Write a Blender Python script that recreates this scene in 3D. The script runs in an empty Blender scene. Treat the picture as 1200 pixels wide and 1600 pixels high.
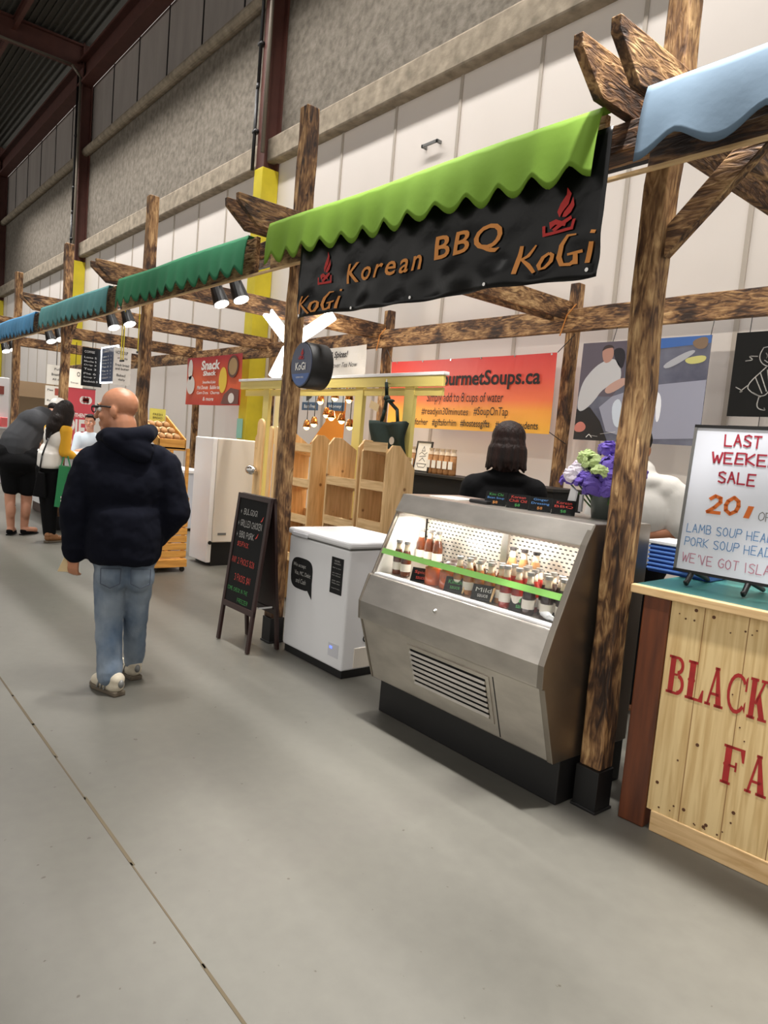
import bpy, bmesh, math, random
from mathutils import Vector as V, Matrix as M, noise as NZ
random.seed(7)
C = bpy.context.scene.collection
S = bpy.context.scene
PI = math.pi
# ---------------------------------------------------------------- camera
cam = bpy.data.cameras.new('camera'); camo = bpy.data.objects.new('camera', cam); C.objects.link(camo)
cam.sensor_fit = 'VERTICAL'; cam.sensor_height = 32.0; cam.lens = 32.0*1100/1600; cam.clip_end = 200
_yaw, _pitch, _roll = (-0.87397, -0.09222, 0.08590)
_f = V((math.sin(_yaw)*math.cos(_pitch), math.cos(_yaw)*math.cos(_pitch), math.sin(_pitch)))
_r = V((math.cos(_yaw), -math.sin(_yaw), 0)); _u = _r.cross(_f)
_r2 = math.cos(_roll)*_r + math.sin(_roll)*_u; _u2 = _r2.cross(_f)
camo.matrix_world = M(((_r2.x, _u2.x, -_f.x, 0), (_r2.y, _u2.y, -_f.y, 0), (_r2.z, _u2.z, -_f.z, 1.45), (0, 0, 0, 1)))
S.camera = camo
# ---------------------------------------------------------------- light
S.view_settings.view_transform = 'Standard'; S.view_settings.look = 'None'
S.view_settings.exposure = 0.0; S.view_settings.gamma = 1.0; S.view_settings.use_curve_mapping = False
w = bpy.data.worlds.new('hall_air'); S.world = w; w.use_nodes = True
w.node_tree.nodes['Background'].inputs[0].default_value = (1.0, 0.955, 0.89, 1)
w.node_tree.nodes['Background'].inputs[1].default_value = 0.85
def lamp(kind, loc, energy, col=(1, 1, 1), size=0.5, aim=None, parent=None, **k):
    l = bpy.data.lights.new(kind.lower()+'_light', kind); l.energy = energy; l.color = col
    if kind == 'AREA': l.shape = 'DISK'; l.size = size
    elif kind in ('SPOT', 'POINT'): l.shadow_soft_size = size
    for a, b in k.items(): setattr(l, a, b)
    o = bpy.data.objects.new(kind.lower()+'_light', l); C.objects.link(o)
    d = (V(aim)-V(loc)) if aim else V((0, 0, -1))
    o.rotation_euler = d.to_track_quat('-Z', 'Y').to_euler(); o.location = loc
    return o
# two rows of high-bay lamps under the roof: one over the stall fronts, a weaker one nearer the wall
HIGH_BAYS = [(x, 1.95, 9.4, e, 58) for x, e in ((2.6, 44), (-1.2, 44), (-5.0, 60), (-8.8, 95), (-12.6, 105), (-16.4, 105), (-22, 105))]
for x, y, z, e, sp_ in HIGH_BAYS: lamp('AREA', (x, y, z), e, (1, 0.97, 0.93), 0.7, spread=math.radians(sp_))
for x in (1.0, -3.6, -8.2, -12.8, -17.4, -22.0, -26.6): # wall-side lamp row, unseen, stretched into long strips to even the wall light
    o = lamp('AREA', (x, 4.5, 9.2), 130 if x > 0 else 185 if x > -10 else 220, (1, 0.965, 0.925), 0.5, spread=math.radians(135)); o.data.shape = 'RECTANGLE'; o.data.size = 4.4; o.data.size_y = 0.35
for x in (3.0, -3.0, -9.0, -15.0): # high bays over the rest of the hall
    for y in (-4.0, -9.0): lamp('AREA', (x, y, 9.4), 75, (1, 0.965, 0.92), 0.7, spread=math.radians(130))
# unseen spots added to brighten the floor band in front of the near stalls
for x, e in ((0.6, 2000), (-1.1, 2000), (-2.9, 1000), (-4.9, 400)): lamp('SPOT', (x, 2.02, 5.4), e, (1, 0.97, 0.93), 0.10, spot_size=math.radians(44), spot_blend=0.9)

# ---------------------------------------------------------------- materials
def lin(r, g, b): return tuple(((c/255)/12.92 if c/255 <= 0.04045 else ((c/255+0.055)/1.055)**2.4) for c in (r, g, b))
def mat(name, rgb, rough=0.6, metal=0.0, emit=0.0, var=0.0, vscale=8.0, bump=0.0, bscale=40.0, stretch=(1, 1, 1), spec=0.5, rgb2=None, coat=0.0, alpha=1.0):
    m = bpy.data.materials.new(name); m.use_nodes = True; nt = m.node_tree; b = nt.nodes['Principled BSDF']
    c = lin(*rgb)
    b.inputs['Base Color'].default_value = (*c, 1); b.inputs['Roughness'].default_value = rough; b.inputs['Metallic'].default_value = metal
    b.inputs['Specular IOR Level'].default_value = spec; b.inputs['Coat Weight'].default_value = coat
    if emit: b.inputs['Emission Color'].default_value = (*c, 1); b.inputs['Emission Strength'].default_value = emit
    if alpha < 1: b.inputs['Alpha'].default_value = alpha
    if var or bump or rgb2:
        tc = nt.nodes.new('ShaderNodeTexCoord'); mp = nt.nodes.new('ShaderNodeMapping'); mp.inputs['Scale'].default_value = stretch
        nt.links.new(tc.outputs['Object'], mp.inputs[0])
        if var or rgb2:
            n = nt.nodes.new('ShaderNodeTexNoise'); n.inputs['Scale'].default_value = vscale; n.inputs['Detail'].default_value = 6
            nt.links.new(mp.outputs[0], n.inputs['Vector'])
            r = nt.nodes.new('ShaderNodeValToRGB'); nt.links.new(n.outputs['Fac'], r.inputs[0])
            lo = lin(*rgb2) if rgb2 else tuple(x*(1-var) for x in c); hi = c if rgb2 else tuple(min(1, x*(1+var)) for x in c)
            r.color_ramp.elements[0].position = 0.3; r.color_ramp.elements[1].position = 0.7
            r.color_ramp.elements[0].color = (*lo, 1); r.color_ramp.elements[1].color = (*hi, 1)
            nt.links.new(r.outputs[0], b.inputs['Base Color'])
        if bump:
            n = nt.nodes.new('ShaderNodeTexNoise'); n.inputs['Scale'].default_value = bscale; n.inputs['Detail'].default_value = 4
            nt.links.new(mp.outputs[0], n.inputs['Vector'])
            bp = nt.nodes.new('ShaderNodeBump'); bp.inputs['Strength'].default_value = bump; bp.inputs['Distance'].default_value = 0.01
            nt.links.new(n.outputs['Fac'], bp.inputs['Height']); nt.links.new(bp.outputs[0], b.inputs['Normal'])
    return m
def torched(name, stretch, seed, dark=0.0):
    """torch-burnt softwood: tan grain with dark char blotches and knots"""
    m = bpy.data.materials.new(name); m.use_nodes = True; nt = m.node_tree; N = nt.nodes; L = nt.links; b = N['Principled BSDF']
    tc = N.new('ShaderNodeTexCoord')
    def noise(st, sc, det, dist, off):
        mp = N.new('ShaderNodeMapping'); mp.inputs['Scale'].default_value = st; mp.inputs['Location'].default_value = (seed+off, seed*2, seed*3); L.new(tc.outputs['Object'], mp.inputs[0])
        n = N.new('ShaderNodeTexNoise'); n.inputs['Scale'].default_value = sc; n.inputs['Detail'].default_value = det; n.inputs['Distortion'].default_value = dist
        L.new(mp.outputs[0], n.inputs['Vector']); return n
    sq = tuple(x**0.45 for x in stretch)
    n1 = noise(sq, 3.4, 4, 1.2, 0); n2 = noise(stretch, 11, 6, 1.8, 5)
    mx = N.new('ShaderNodeMix'); mx.data_type = 'FLOAT'; mx.inputs[0].default_value = 0.45
    L.new(n1.outputs['Fac'], mx.inputs[2]); L.new(n2.outputs['Fac'], mx.inputs[3])
    r = N.new('ShaderNodeValToRGB'); L.new(mx.outputs[0], r.inputs[0]); e = r.color_ramp.elements
    e[0].position = 0.38+dark; e[0].color = (*lin(46, 29, 18), 1); e[1].position = 0.63+dark; e[1].color = (*lin(206, 168, 118), 1)
    a = e.new(0.455+dark); a.color = (*lin(92, 62, 38), 1); a = e.new(0.53+dark); a.color = (*lin(150, 112, 72), 1)
    L.new(r.outputs[0], b.inputs['Base Color']); b.inputs['Roughness'].default_value = 0.65
    bp = N.new('ShaderNodeBump'); bp.inputs['Strength'].default_value = 0.7; bp.inputs['Distance'].default_value = 0.012
    L.new(n2.outputs['Fac'], bp.inputs['Height']); L.new(bp.outputs[0], b.inputs['Normal'])
    return m
def pine(name, rgb, stretch, knots=True):
    m = bpy.data.materials.new(name); m.use_nodes = True; nt = m.node_tree; N = nt.nodes; L = nt.links; b = N['Principled BSDF']
    tc = N.new('ShaderNodeTexCoord'); mp = N.new('ShaderNodeMapping'); mp.inputs['Scale'].default_value = stretch; L.new(tc.outputs['Object'], mp.inputs[0])
    n = N.new('ShaderNodeTexNoise'); n.inputs['Scale'].default_value = 7; n.inputs['Detail'].default_value = 5; n.inputs['Distortion'].default_value = 0.6; L.new(mp.outputs[0], n.inputs['Vector'])
    r = N.new('ShaderNodeValToRGB'); L.new(n.outputs['Fac'], r.inputs[0]); c = lin(*rgb)
    r.color_ramp.elements[0].position = 0.35; r.color_ramp.elements[0].color = (c[0]*0.78, c[1]*0.70, c[2]*0.6, 1)
    r.color_ramp.elements[1].position = 0.6; r.color_ramp.elements[1].color = (*c, 1)
    vo = N.new('ShaderNodeTexVoronoi'); vo.inputs['Scale'].default_value = 5.5; L.new(tc.outputs['Object'], vo.inputs['Vector'])
    k = N.new('ShaderNodeValToRGB'); L.new(vo.outputs['Distance'], k.inputs[0]); k.color_ramp.elements[0].position = 0.05; k.color_ramp.elements[0].color = (0.30, 0.18, 0.09, 1)
    k.color_ramp.elements[1].position = 0.10; k.color_ramp.elements[1].color = (1, 1, 1, 1)
    mx = N.new('ShaderNodeMix'); mx.data_type = 'RGBA'; mx.blend_type = 'MULTIPLY'; mx.inputs[0].default_value = 0.9 if knots else 0.0
    L.new(r.outputs[0], mx.inputs[6]); L.new(k.outputs[0], mx.inputs[7]); L.new(mx.outputs[2], b.inputs['Base Color'])
    b.inputs['Roughness'].default_value = 0.55
    return m
def clear(name, tint=(1, 1, 1), gloss=0.5):
    m = bpy.data.materials.new(name); m.use_nodes = True; nt = m.node_tree; N = nt.nodes; L = nt.links; N.remove(N['Principled BSDF'])
    t = N.new('ShaderNodeBsdfTransparent'); t.inputs[0].default_value = (*tint, 1); g = N.new('ShaderNodeBsdfGlossy'); g.inputs['Roughness'].default_value = 0.05
    f0 = N.new('ShaderNodeLayerWeight'); f0.inputs[0].default_value = 0.25; f1 = N.new('ShaderNodeMath'); f1.operation = 'POWER'; f1.inputs[1].default_value = 3.0; L.new(f0.outputs['Facing'], f1.inputs[0])
    f = N.new('ShaderNodeMath'); f.operation = 'MULTIPLY_ADD'; f.inputs[1].default_value = 0.5; f.inputs[2].default_value = 0.025*(1+gloss); L.new(f1.outputs[0], f.inputs[0]); x = N.new('ShaderNodeMixShader')
    L.new(f.outputs[0], x.inputs[0]); L.new(t.outputs[0], x.inputs[1]); L.new(g.outputs[0], x.inputs[2]); L.new(x.outputs[0], N['Material Output'].inputs[0])
    return m
T = {}
T['wz'] = torched('torched_upright', (3, 3, 0.55), 1.0); T['wx'] = torched('torched_rail', (0.6, 3, 3), 4.0); T['wy'] = torched('torched_rafter', (3, 0.7, 3), 7.0, 0.02)
T['wxd'] = torched('charred_rail', (0.6, 3, 3), 14.0, 0.06); T['pine'] = pine('pine_board', (226, 190, 138), (6, 6, 0.5)); T['pine_h'] = pine('pine_shelf', (226, 192, 142), (0.6, 6, 6)); T['pine_o'] = pine('orange_pine', (226, 168, 84), (6, 0.5, 6))
T['counter_pine'] = pine('counter_pine', (228, 200, 146), (7, 7, 0.35))
T['redwood'] = mat('red_brown_wood', (112, 58, 28), 0.5, rgb2=(74, 36, 18), vscale=6, stretch=(5, 5, 0.5))
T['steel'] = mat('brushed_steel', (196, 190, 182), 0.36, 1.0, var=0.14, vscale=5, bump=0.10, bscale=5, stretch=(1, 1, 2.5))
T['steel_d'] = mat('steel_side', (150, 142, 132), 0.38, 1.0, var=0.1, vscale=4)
T['chrome'] = mat('chrome', (210, 208, 205), 0.12, 1.0)
T['black'] = mat('black_paint', (13, 12, 13), 0.5); T['matt_black'] = mat('matt_black', (12, 12, 13), 0.85)
T['white'] = mat('white_enamel', (232, 232, 234), 0.35); T['off'] = mat('off_white', (222, 214, 202), 0.6)
T['board'] = mat('chalkboard', (10, 10, 10), 0.7, spec=0.25, var=0.15, vscale=9)
T['dkwood'] = mat('dark_stained_wood', (44, 22, 18), 0.45)
T['yellow'] = mat('yellow_paint', (206, 188, 40), 0.5, var=0.12, vscale=3); T['redsteel'] = mat('red_oxide_steel', (84, 48, 40), 0.6, var=0.15, vscale=4)
T['grey'] = mat('grey_metal', (128, 128, 126), 0.5, 0.5); T['conduit'] = mat('conduit', (120, 112, 100), 0.5, 0.3)
T['skin'] = mat('skin', (196, 140, 112), 0.55, var=0.07, vscale=9); T['skin_d'] = mat('skin_deep', (176, 118, 86), 0.55, var=0.07, vscale=9)
T['navy'] = mat('navy_fleece', (11, 13, 24), 0.95, bump=0.25, bscale=14, spec=0.15); T['blackcloth'] = mat('black_cloth', (10, 10, 12), 0.9, bump=0.3, bscale=12, spec=0.2)
T['denim'] = mat('washed_denim', (136, 146, 156), 0.9, rgb2=(80, 96, 116), vscale=7, bump=0.4, bscale=16, stretch=(1, 1, 0.6), spec=0.2)
T['grey_t'] = mat('charcoal_cotton', (62, 63, 66), 0.95, bump=0.3, bscale=10, spec=0.2); T['white_t'] = mat('white_cotton', (226, 222, 216), 0.9, bump=0.3, bscale=10)
T['mustard'] = mat('mustard_cotton', (226, 170, 44), 0.9, bump=0.3, bscale=12); T['pale_t'] = mat('pale_blue_shirt', (190, 202, 212), 0.9)
T['hair_d'] = mat('dark_brown_hair', (24, 15, 12), 0.6, spec=0.25, var=0.3, vscale=14, bump=0.9, bscale=30, stretch=(3, 3, 0.25)); T['hair_b'] = mat('chestnut_hair', (46, 24, 18), 0.55, spec=0.3, rgb2=(20, 10, 8), vscale=12, bump=0.9, bscale=30, stretch=(3, 3, 0.25))
T['shoe'] = mat('worn_white_trainer', (196, 186, 166), 0.7, var=0.1, vscale=20); T['sole'] = mat('sole', (92, 82, 68), 0.8); T['tan'] = mat('tan_leather', (136, 92, 56), 0.5)
T['paper'] = mat('paper', (236, 232, 222), 0.7); T['kraft'] = mat('cream_paper', (214, 190, 146), 0.7)
T['glow'] = mat('lamp_glow', (255, 248, 238), 0.5, emit=9.0); T['warm_glow'] = mat('warm_bulb', (255, 214, 140), 0.5, emit=9.0); T['led'] = mat('led_panel', (240, 246, 255), 0.5, emit=7.0)
T['ink'] = mat('black_ink', (18, 16, 18), 0.7); T['wink'] = mat('white_ink', (235, 232, 226), 0.7); T['orange_ink'] = mat('orange_ink', (214, 140, 66), 0.6); T['red_ink'] = mat('red_ink', (186, 40, 36), 0.6)
T['chalk'] = mat('chalk_white', (186, 184, 180), 0.9); T['chalk_r'] = mat('chalk_red', (206, 76, 66), 0.9); T['chalk_g'] = mat('chalk_green', (74, 156, 84), 0.9); T['chalk_b'] = mat('chalk_blue', (96, 150, 214), 0.9)
T['glass'] = clear('clear_glass'); T['ledge'] = mat('pale_ledge', (164, 151, 132), 0.9, rgb2=(120, 110, 94), vscale=6, bump=0.6, bscale=14)

# ---------------------------------------------------------------- geometry helpers
def B(): return bmesh.new()
def box(bm, lo, hi, rot=None, piv=None):
    c = [(lo[i]+hi[i])/2 for i in range(3)]; s = [abs(hi[i]-lo[i]) for i in range(3)]
    m = M.Translation(c) @ M.Diagonal((*s, 1))
    if rot is not None: p = V(piv or c); m = M.Translation(p) @ rot.to_4x4() @ M.Translation(-p) @ m
    bmesh.ops.create_cube(bm, size=1, matrix=m); return bm
def cyl(bm, a, b, r, r2=None, n=16):
    a, b = V(a), V(b); d = b-a; q = d.to_track_quat('Z', 'Y').to_matrix().to_4x4()
    bmesh.ops.create_cone(bm, cap_ends=True, segments=n, radius1=r, radius2=r if r2 is None else r2, depth=d.length, matrix=M.Translation((a+b)/2) @ q); return bm
def tube(bm, pts, r, n=8):
    for a, b in zip(pts, pts[1:]): cyl(bm, a, b, r, n=n)
    for p in pts[1:-1]: bmesh.ops.create_icosphere(bm, subdivisions=1, radius=r, matrix=M.Translation(p))
    return bm
def ball(bm, c, r, sub=2, rot=None):
    if not hasattr(r, '__len__'): r = (r, r, r)
    bmesh.ops.create_icosphere(bm, subdivisions=sub, radius=1, matrix=M.Translation(c) @ (rot.to_4x4() if rot else M()) @ M.Diagonal((*r, 1))); return bm
def prism(bm, pts, off):
    """closed solid: 3-D polygon pts swept by vector off"""
    off = V(off); a = [bm.verts.new(V(p)) for p in pts]; b = [bm.verts.new(V(p)+off) for p in pts]; n = len(a)
    fs = [bm.faces.new(a[::-1]), bm.faces.new(b)] + [bm.faces.new((a[i], a[(i+1) % n], b[(i+1) % n], b[i])) for i in range(n)]
    bmesh.ops.recalc_face_normals(bm, faces=fs); return bm
def lathe(bm, prof, c=(0, 0, 0), n=20):
    c = V(c); rings = []
    for r, z in prof:
        rings.append([bm.verts.new(c+V((r*math.cos(2*PI*k/n), r*math.sin(2*PI*k/n), z))) for k in range(n)] if r > 1e-6 else [bm.verts.new(c+V((0, 0, z)))])
    for p, q in zip(rings, rings[1:]):
        for k in range(n):
            a, b2 = p[k % len(p)], p[(k+1) % len(p)]; d, e = q[k % len(q)], q[(k+1) % len(q)]
            f = []
            for v in (a, b2, e, d):
                if v not in f: f.append(v)
            if len(f) > 2: bm.faces.new(f)
    bmesh.ops.recalc_face_normals(bm, faces=bm.faces); return bm
def obj(name, bm, m, parent=None, bev=0.0, smooth=False, world=True):
    """link ONE mesh object; world coordinates are shifted to an unrotated parent's frame"""
    if parent is not None and world:
        r = parent
        while r.parent: r = r.parent
        if r.get('_w'): bmesh.ops.transform(bm, matrix=M.Translation(-r.location), verts=bm.verts)
    me = bpy.data.meshes.new(name); bm.to_mesh(me); bm.free()
    o = bpy.data.objects.new(name, me); C.objects.link(o)
    for x in (m if isinstance(m, list) else [m]): me.materials.append(T[x] if isinstance(x, str) else x)
    if smooth:
        for p in me.polygons: p.use_smooth = True
    if bev:
        b = o.modifiers.new('bevel', 'BEVEL'); b.width = bev; b.segments = 2; b.limit_method = 'ANGLE'
    if parent is not None: o.parent = parent
    return o
def tag(o, label, cat, group=None, kind=None):
    o['label'] = label; o['category'] = cat
    if group: o['group'] = group
    if kind: o['kind'] = kind
    return o
def thing(name, label, cat, loc, rz=0.0, group=None):
    o = bpy.data.objects.new(name, None); C.objects.link(o); o.location = loc; o.rotation_euler = (0, 0, rz); o.empty_display_size = 0.1
    if rz == 0: o['_w'] = 1
    return tag(o, label, cat, group)
def solo(name, bm, m, label, cat, group=None, bev=0.0, smooth=False):
    vs = [v.co for v in bm.verts]; c = V(((min(v.x for v in vs)+max(v.x for v in vs))/2, (min(v.y for v in vs)+max(v.y for v in vs))/2, min(v.z for v in vs)))
    bmesh.ops.transform(bm, matrix=M.Translation(-c), verts=bm.verts)
    o = obj(name, bm, m, None, bev, smooth); o.location = c; return tag(o, label, cat, group)
def struct(name, bm, m, bev=0.0, smooth=False):
    o = obj(name, bm, m, None, bev, smooth); o['kind'] = 'structure'; return o
def dup(t, loc, label=None, rz=None, group=None):
    r = t.copy(); C.objects.link(r); r.location = loc
    if rz is not None: r.rotation_euler = (0, 0, rz)
    if label: r['label'] = label
    if group: r['group'] = group
    for ch in t.children:
        c = ch.copy(); C.objects.link(c); c.parent = r
        for g in ch.children:
            d = g.copy(); C.objects.link(d); d.parent = c
    return r
# lettering -------------------------------------------------------
def glyphs(s, bold=0.0, shear=0.0, align='LEFT', space=1.0):
    cu = bpy.data.curves.new('t', 'FONT'); cu.body = s; cu.size = 1; cu.offset = bold; cu.align_x = align; cu.resolution_u = 3; cu.space_character = space
    o = bpy.data.objects.new('t', cu); C.objects.link(o)
    me = bpy.data.meshes.new_from_object(o.evaluated_get(bpy.context.evaluated_depsgraph_get()))
    bpy.data.objects.remove(o); bpy.data.curves.remove(cu)
    bm = B(); bm.from_mesh(me); bpy.data.meshes.remove(me)
    for v in bm.verts: v.co.x += shear*v.co.y
    return bm
def fit(bm, P, right, up, w, h=None, lift=0.002, warp=None):
    if warp:
        for ax in (0, 1):
            q = [v.co[ax] for v in bm.verts]; no = V((1-ax, ax, 0))
            for k in range(1, int((max(q)-min(q))/0.1)+1): bmesh.ops.bisect_plane(bm, geom=bm.verts[:]+bm.edges[:]+bm.faces[:], plane_co=no*(min(q)+0.1*k), plane_no=no)
    """lay flat lettering on a surface: left-bottom at P, w wide, h high"""
    xs = [v.co.x for v in bm.verts]; ys = [v.co.y for v in bm.verts]; x0, x1, y0, y1 = min(xs), max(xs), min(ys), max(ys)
    right, up, P = V(right).normalized(), V(up).normalized(), V(P); n = right.cross(up)
    sx = w/(x1-x0); sy = sx if h is None else h/(y1-y0)
    for v in bm.verts:
        v.co = P + right*(v.co.x-x0)*sx + up*(v.co.y-y0)*sy + n*lift
        if warp: v.co = warp(v.co)
    for f in bm.faces: f.normal_update()
    return bm
def write(name, s, P, right, up, w, h, m, parent, world=True, bold=0.0, shear=0.0, align='LEFT', lift=0.002, warp=None, space=1.0):
    return obj(name, fit(glyphs(s, bold, shear, align, space), P, right, up, w, h, lift, warp), m, parent, world=world)
SF = {'A': ['0,0 .5,1 1,0', '.2,.38 .8,.38'], 'B': ['0,0 0,1 .7,1 .9,.75 .7,.52 0,.52', '.7,.52 1,.25 .7,0 0,0'], 'C': ['1,.85 .6,1 .15,.8 0,.5 .15,.18 .6,0 1,.15'], 'D': ['0,0 0,1 .6,.95 1,.6 1,.35 .6,.03 0,0'],
 'E': ['1,1 0,1 0,0 1,0', '0,.5 .8,.5'], 'F': ['1,1 0,1 0,0', '0,.5 .8,.5'], 'G': ['1,.85 .6,1 .15,.8 0,.5 .15,.18 .6,0 1,.15 1,.45 .6,.45'], 'H': ['0,0 0,1', '1,0 1,1', '0,.5 1,.5'], 'I': ['.5,0 .5,1'], 'K': ['0,0 0,1', '1,1 0,.45 1,0'],
 'L': ['0,1 0,0 1,0'], 'M': ['0,0 .1,1 .5,.35 .9,1 1,0'], 'N': ['0,0 0,1 1,0 1,1'], 'O': ['.5,1 .1,.8 0,.5 .1,.2 .5,0 .9,.2 1,.5 .9,.8 .5,1'], 'P': ['0,0 0,1 .75,1 1,.76 .75,.5 0,.5'], 'R': ['0,0 0,1 .75,1 1,.76 .75,.5 0,.5', '.5,.5 1,0'],
 'S': ['1,.88 .6,1 .1,.9 .08,.65 .5,.52 .95,.35 .9,.1 .5,0 0,.12'], 'T': ['0,1 1,1', '.5,1 .5,0'], 'U': ['0,1 0,.25 .3,0 .7,0 1,.25 1,1'], 'V': ['0,1 .5,0 1,1'], 'W': ['0,1 .25,0 .5,.7 .75,0 1,1'], 'Y': ['0,1 .5,.5 1,1', '.5,.5 .5,0'], 'Q': ['.5,1 .1,.8 0,.5 .1,.2 .5,0 .9,.2 1,.5 .9,.8 .5,1', '.6,.3 1,-.1'],
 'Z': ['0,1 1,1 0,0 1,0'], 'X': ['0,0 1,1', '0,1 1,0'], '0': ['.5,1 .1,.75 0,.5 .1,.2 .5,0 .9,.2 1,.5 .9,.8 .5,1'], '1': ['.2,.8 .5,1 .5,0'], '2': ['.05,.8 .4,1 .85,.9 .9,.65 .5,.3 0,0 1,0'], '5': ['.9,1 .1,1 .05,.55 .6,.6 .95,.35 .7,.03 0,.05'], '3': ['0,.95 .6,1 .9,.75 .5,.52 .95,.3 .6,0 0,.08'], '4': ['.7,0 .7,1 0,.3 1,.3'], '8': ['.5,.52 .1,.75 .5,1 .9,.75 .5,.52 0,.25 .5,0 1,.25 .5,.52'], '9': ['.9,.6 .4,.5 .1,.75 .5,1 .9,.8 .8,.3 .4,0'],
 '/': ['.1,-.05 .9,1.0'], "'": ['.5,1 .4,.75'], '$': ['1,.82 .6,.95 .1,.85 .08,.65 .5,.52 .95,.35 .9,.15 .5,.05 0,.15', '.5,1.1 .5,-.1'], '.': ['.4,0 .5,.08'], '+': ['.2,.4 .8,.4', '.5,.1 .5,.7'], ',': ['.5,.1 .35,-.15'], '-': ['.2,.45 .8,.45']}
def ribbons(bm, lines, th, thick_y=None):
    for ln in lines:
        for a, b in zip(ln, ln[1:]):
            a, b = V((*a, 0)), V((*b, 0)); d = (b-a)
            if d.length < 1e-6: continue
            d.normalize(); n = V((-d.y, d.x, 0))*th/2; e = d*th*0.3
            bm.faces.new([bm.verts.new(p) for p in (a-e-n, b+e-n, b+e+n, a-e+n)])
    return bm
def hand(s, th=0.12, asp=0.62, gap=0.22, jit=0.05, seed=1):
    """hand-drawn marker / chalk capitals as flat strokes, unit height"""
    rr = random.Random(seed); bm = B(); x = 0.0
    for ch in s:
        if ch == ' ': x += 0.55; continue
        dy, sl = rr.uniform(-jit, jit), rr.uniform(-jit, jit)*1.5
        ww = asp*(0.35 if ch in "I'.,1/" else 1.25 if ch in 'MW' else 1)
        ribbons(bm, [[(x+float(p.split(',')[0])*ww+float(p.split(',')[1])*sl, float(p.split(',')[1])+dy) for p in st.split()] for st in SF[ch]], th)
        x += ww+gap
    return bm
def scrawl(name, s, P, right, up, w, h, m, parent, th=0.12, world=True, seed=1, warp=None, lift=0.002, jit=0.05):
    return obj(name, fit(hand(s, th, seed=seed, jit=jit), P, right, up, w, h, lift, warp), m, parent, world=world)
# people ---------------------------------------------------------
def cap(bm, a, b, r0, r1, n=14):
    a, b = V(a), V(b); d = b-a
    if d.length < 1e-5: return ball(bm, a, r0)
    q = d.to_track_quat('Z', 'Y').to_matrix(); L = d.length; rings = []
    pr = [(r0*math.cos(t), -r0*math.sin(t)) for t in (PI/2*0.999, PI/3, PI/6, 0)] + [(r1*math.cos(t), L+r1*math.sin(t)) for t in (0, PI/6, PI/3, PI/2*0.999)]
    for r, z in pr: rings.append([bm.verts.new(a + q @ V((r*math.cos(2*PI*k/n), r*math.sin(2*PI*k/n), z))) for k in range(n)])
    for p, s in zip(rings, rings[1:]):
        for k in range(n): bm.faces.new((p[k], p[(k+1) % n], s[(k+1) % n], s[k]))
    bm.faces.new(rings[0][::-1]); bm.faces.new(rings[-1]); return bm
def limb(bm, pts, rs):
    for (a, b), (r, s) in zip(zip(pts, pts[1:]), zip(rs, rs[1:])): cap(bm, a, b, r, s)
    return bm
def meld(name, bm, m, parent, vox=0.012, it=4, world=False):
    """fuse overlapping shapes into one continuous skin"""
    me = bpy.data.meshes.new(name); bm.to_mesh(me); bm.free(); o = bpy.data.objects.new(name, me); C.objects.link(o)
    r = o.modifiers.new('r', 'REMESH'); r.mode = 'VOXEL'; r.voxel_size = vox
    s = o.modifiers.new('s', 'SMOOTH'); s.iterations = it; s.factor = 0.5
    ev = bpy.data.meshes.new_from_object(o.evaluated_get(bpy.context.evaluated_depsgraph_get()))
    o.modifiers.clear(); o.data = ev; bpy.data.meshes.remove(me); ev.name = name
    ev.materials.clear(); ev.materials.append(T[m] if isinstance(m, str) else m)
    for p in ev.polygons: p.use_smooth = True
    if parent is not None: o.parent = parent
    return o
def frame(fwd, upv=(0, 0, 1)):
    f = V(fwd).normalized(); s = f.cross(V(upv)).normalized(); u = s.cross(f); return s, f, u      # side(right), forward, up
def head(bm, c, fwd, k=1.0, upv=(0, 0, 1), ears=True):
    """head about 0.25 m tall centred on eye level; returns point mapper"""
    s, f, u = frame(fwd, upv); R = M((s, f, u)).transposed(); c = V(c)
    def at(x, y, z): return c + (s*x + f*y + u*z)*k
    def el(p, r): ball(bm, at(*p), [q*k for q in r], 3, R)
    el((0, -0.012, 0.035), (0.077, 0.098, 0.088)); el((0, 0.03, -0.035), (0.062, 0.066, 0.085)); el((0, 0.066, -0.098), (0.032, 0.028, 0.024)); el((0, 0.0, -0.06), (0.066, 0.06, 0.05))
    el((0, 0.088, 0.028), (0.048, 0.014, 0.012))
    for e in (-1, 1):
        if ears: el((0.078*e, -0.008, -0.012), (0.011, 0.020, 0.033))
        el((0.042*e, 0.066, -0.032), (0.022, 0.022, 0.022))
    cap(bm, at(0, 0.094, 0.012), at(0, 0.118, -0.032), 0.009*k, 0.015*k); el((0, 0.092, -0.066), (0.026, 0.012, 0.008)); el((0, 0.090, -0.078), (0.022, 0.012, 0.008))
    return at
def face(at, k, parent, R, brow='hair_d'):
    for e in (-1, 1):
        obj('eye', ball(B(), at(0.031*e, 0.083, 0.004), 0.012*k), 'wink', parent, smooth=True, world=False)
        obj('pupil', ball(B(), at(0.031*e, 0.093, 0.004), 0.006*k), 'ink', parent, smooth=True, world=False)
        obj('eyebrow', cap(B(), at(0.016*e, 0.100, 0.028), at(0.048*e, 0.088, 0.030), 0.005*k, 0.004*k, 8), brow, parent, smooth=True, world=False)
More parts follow.
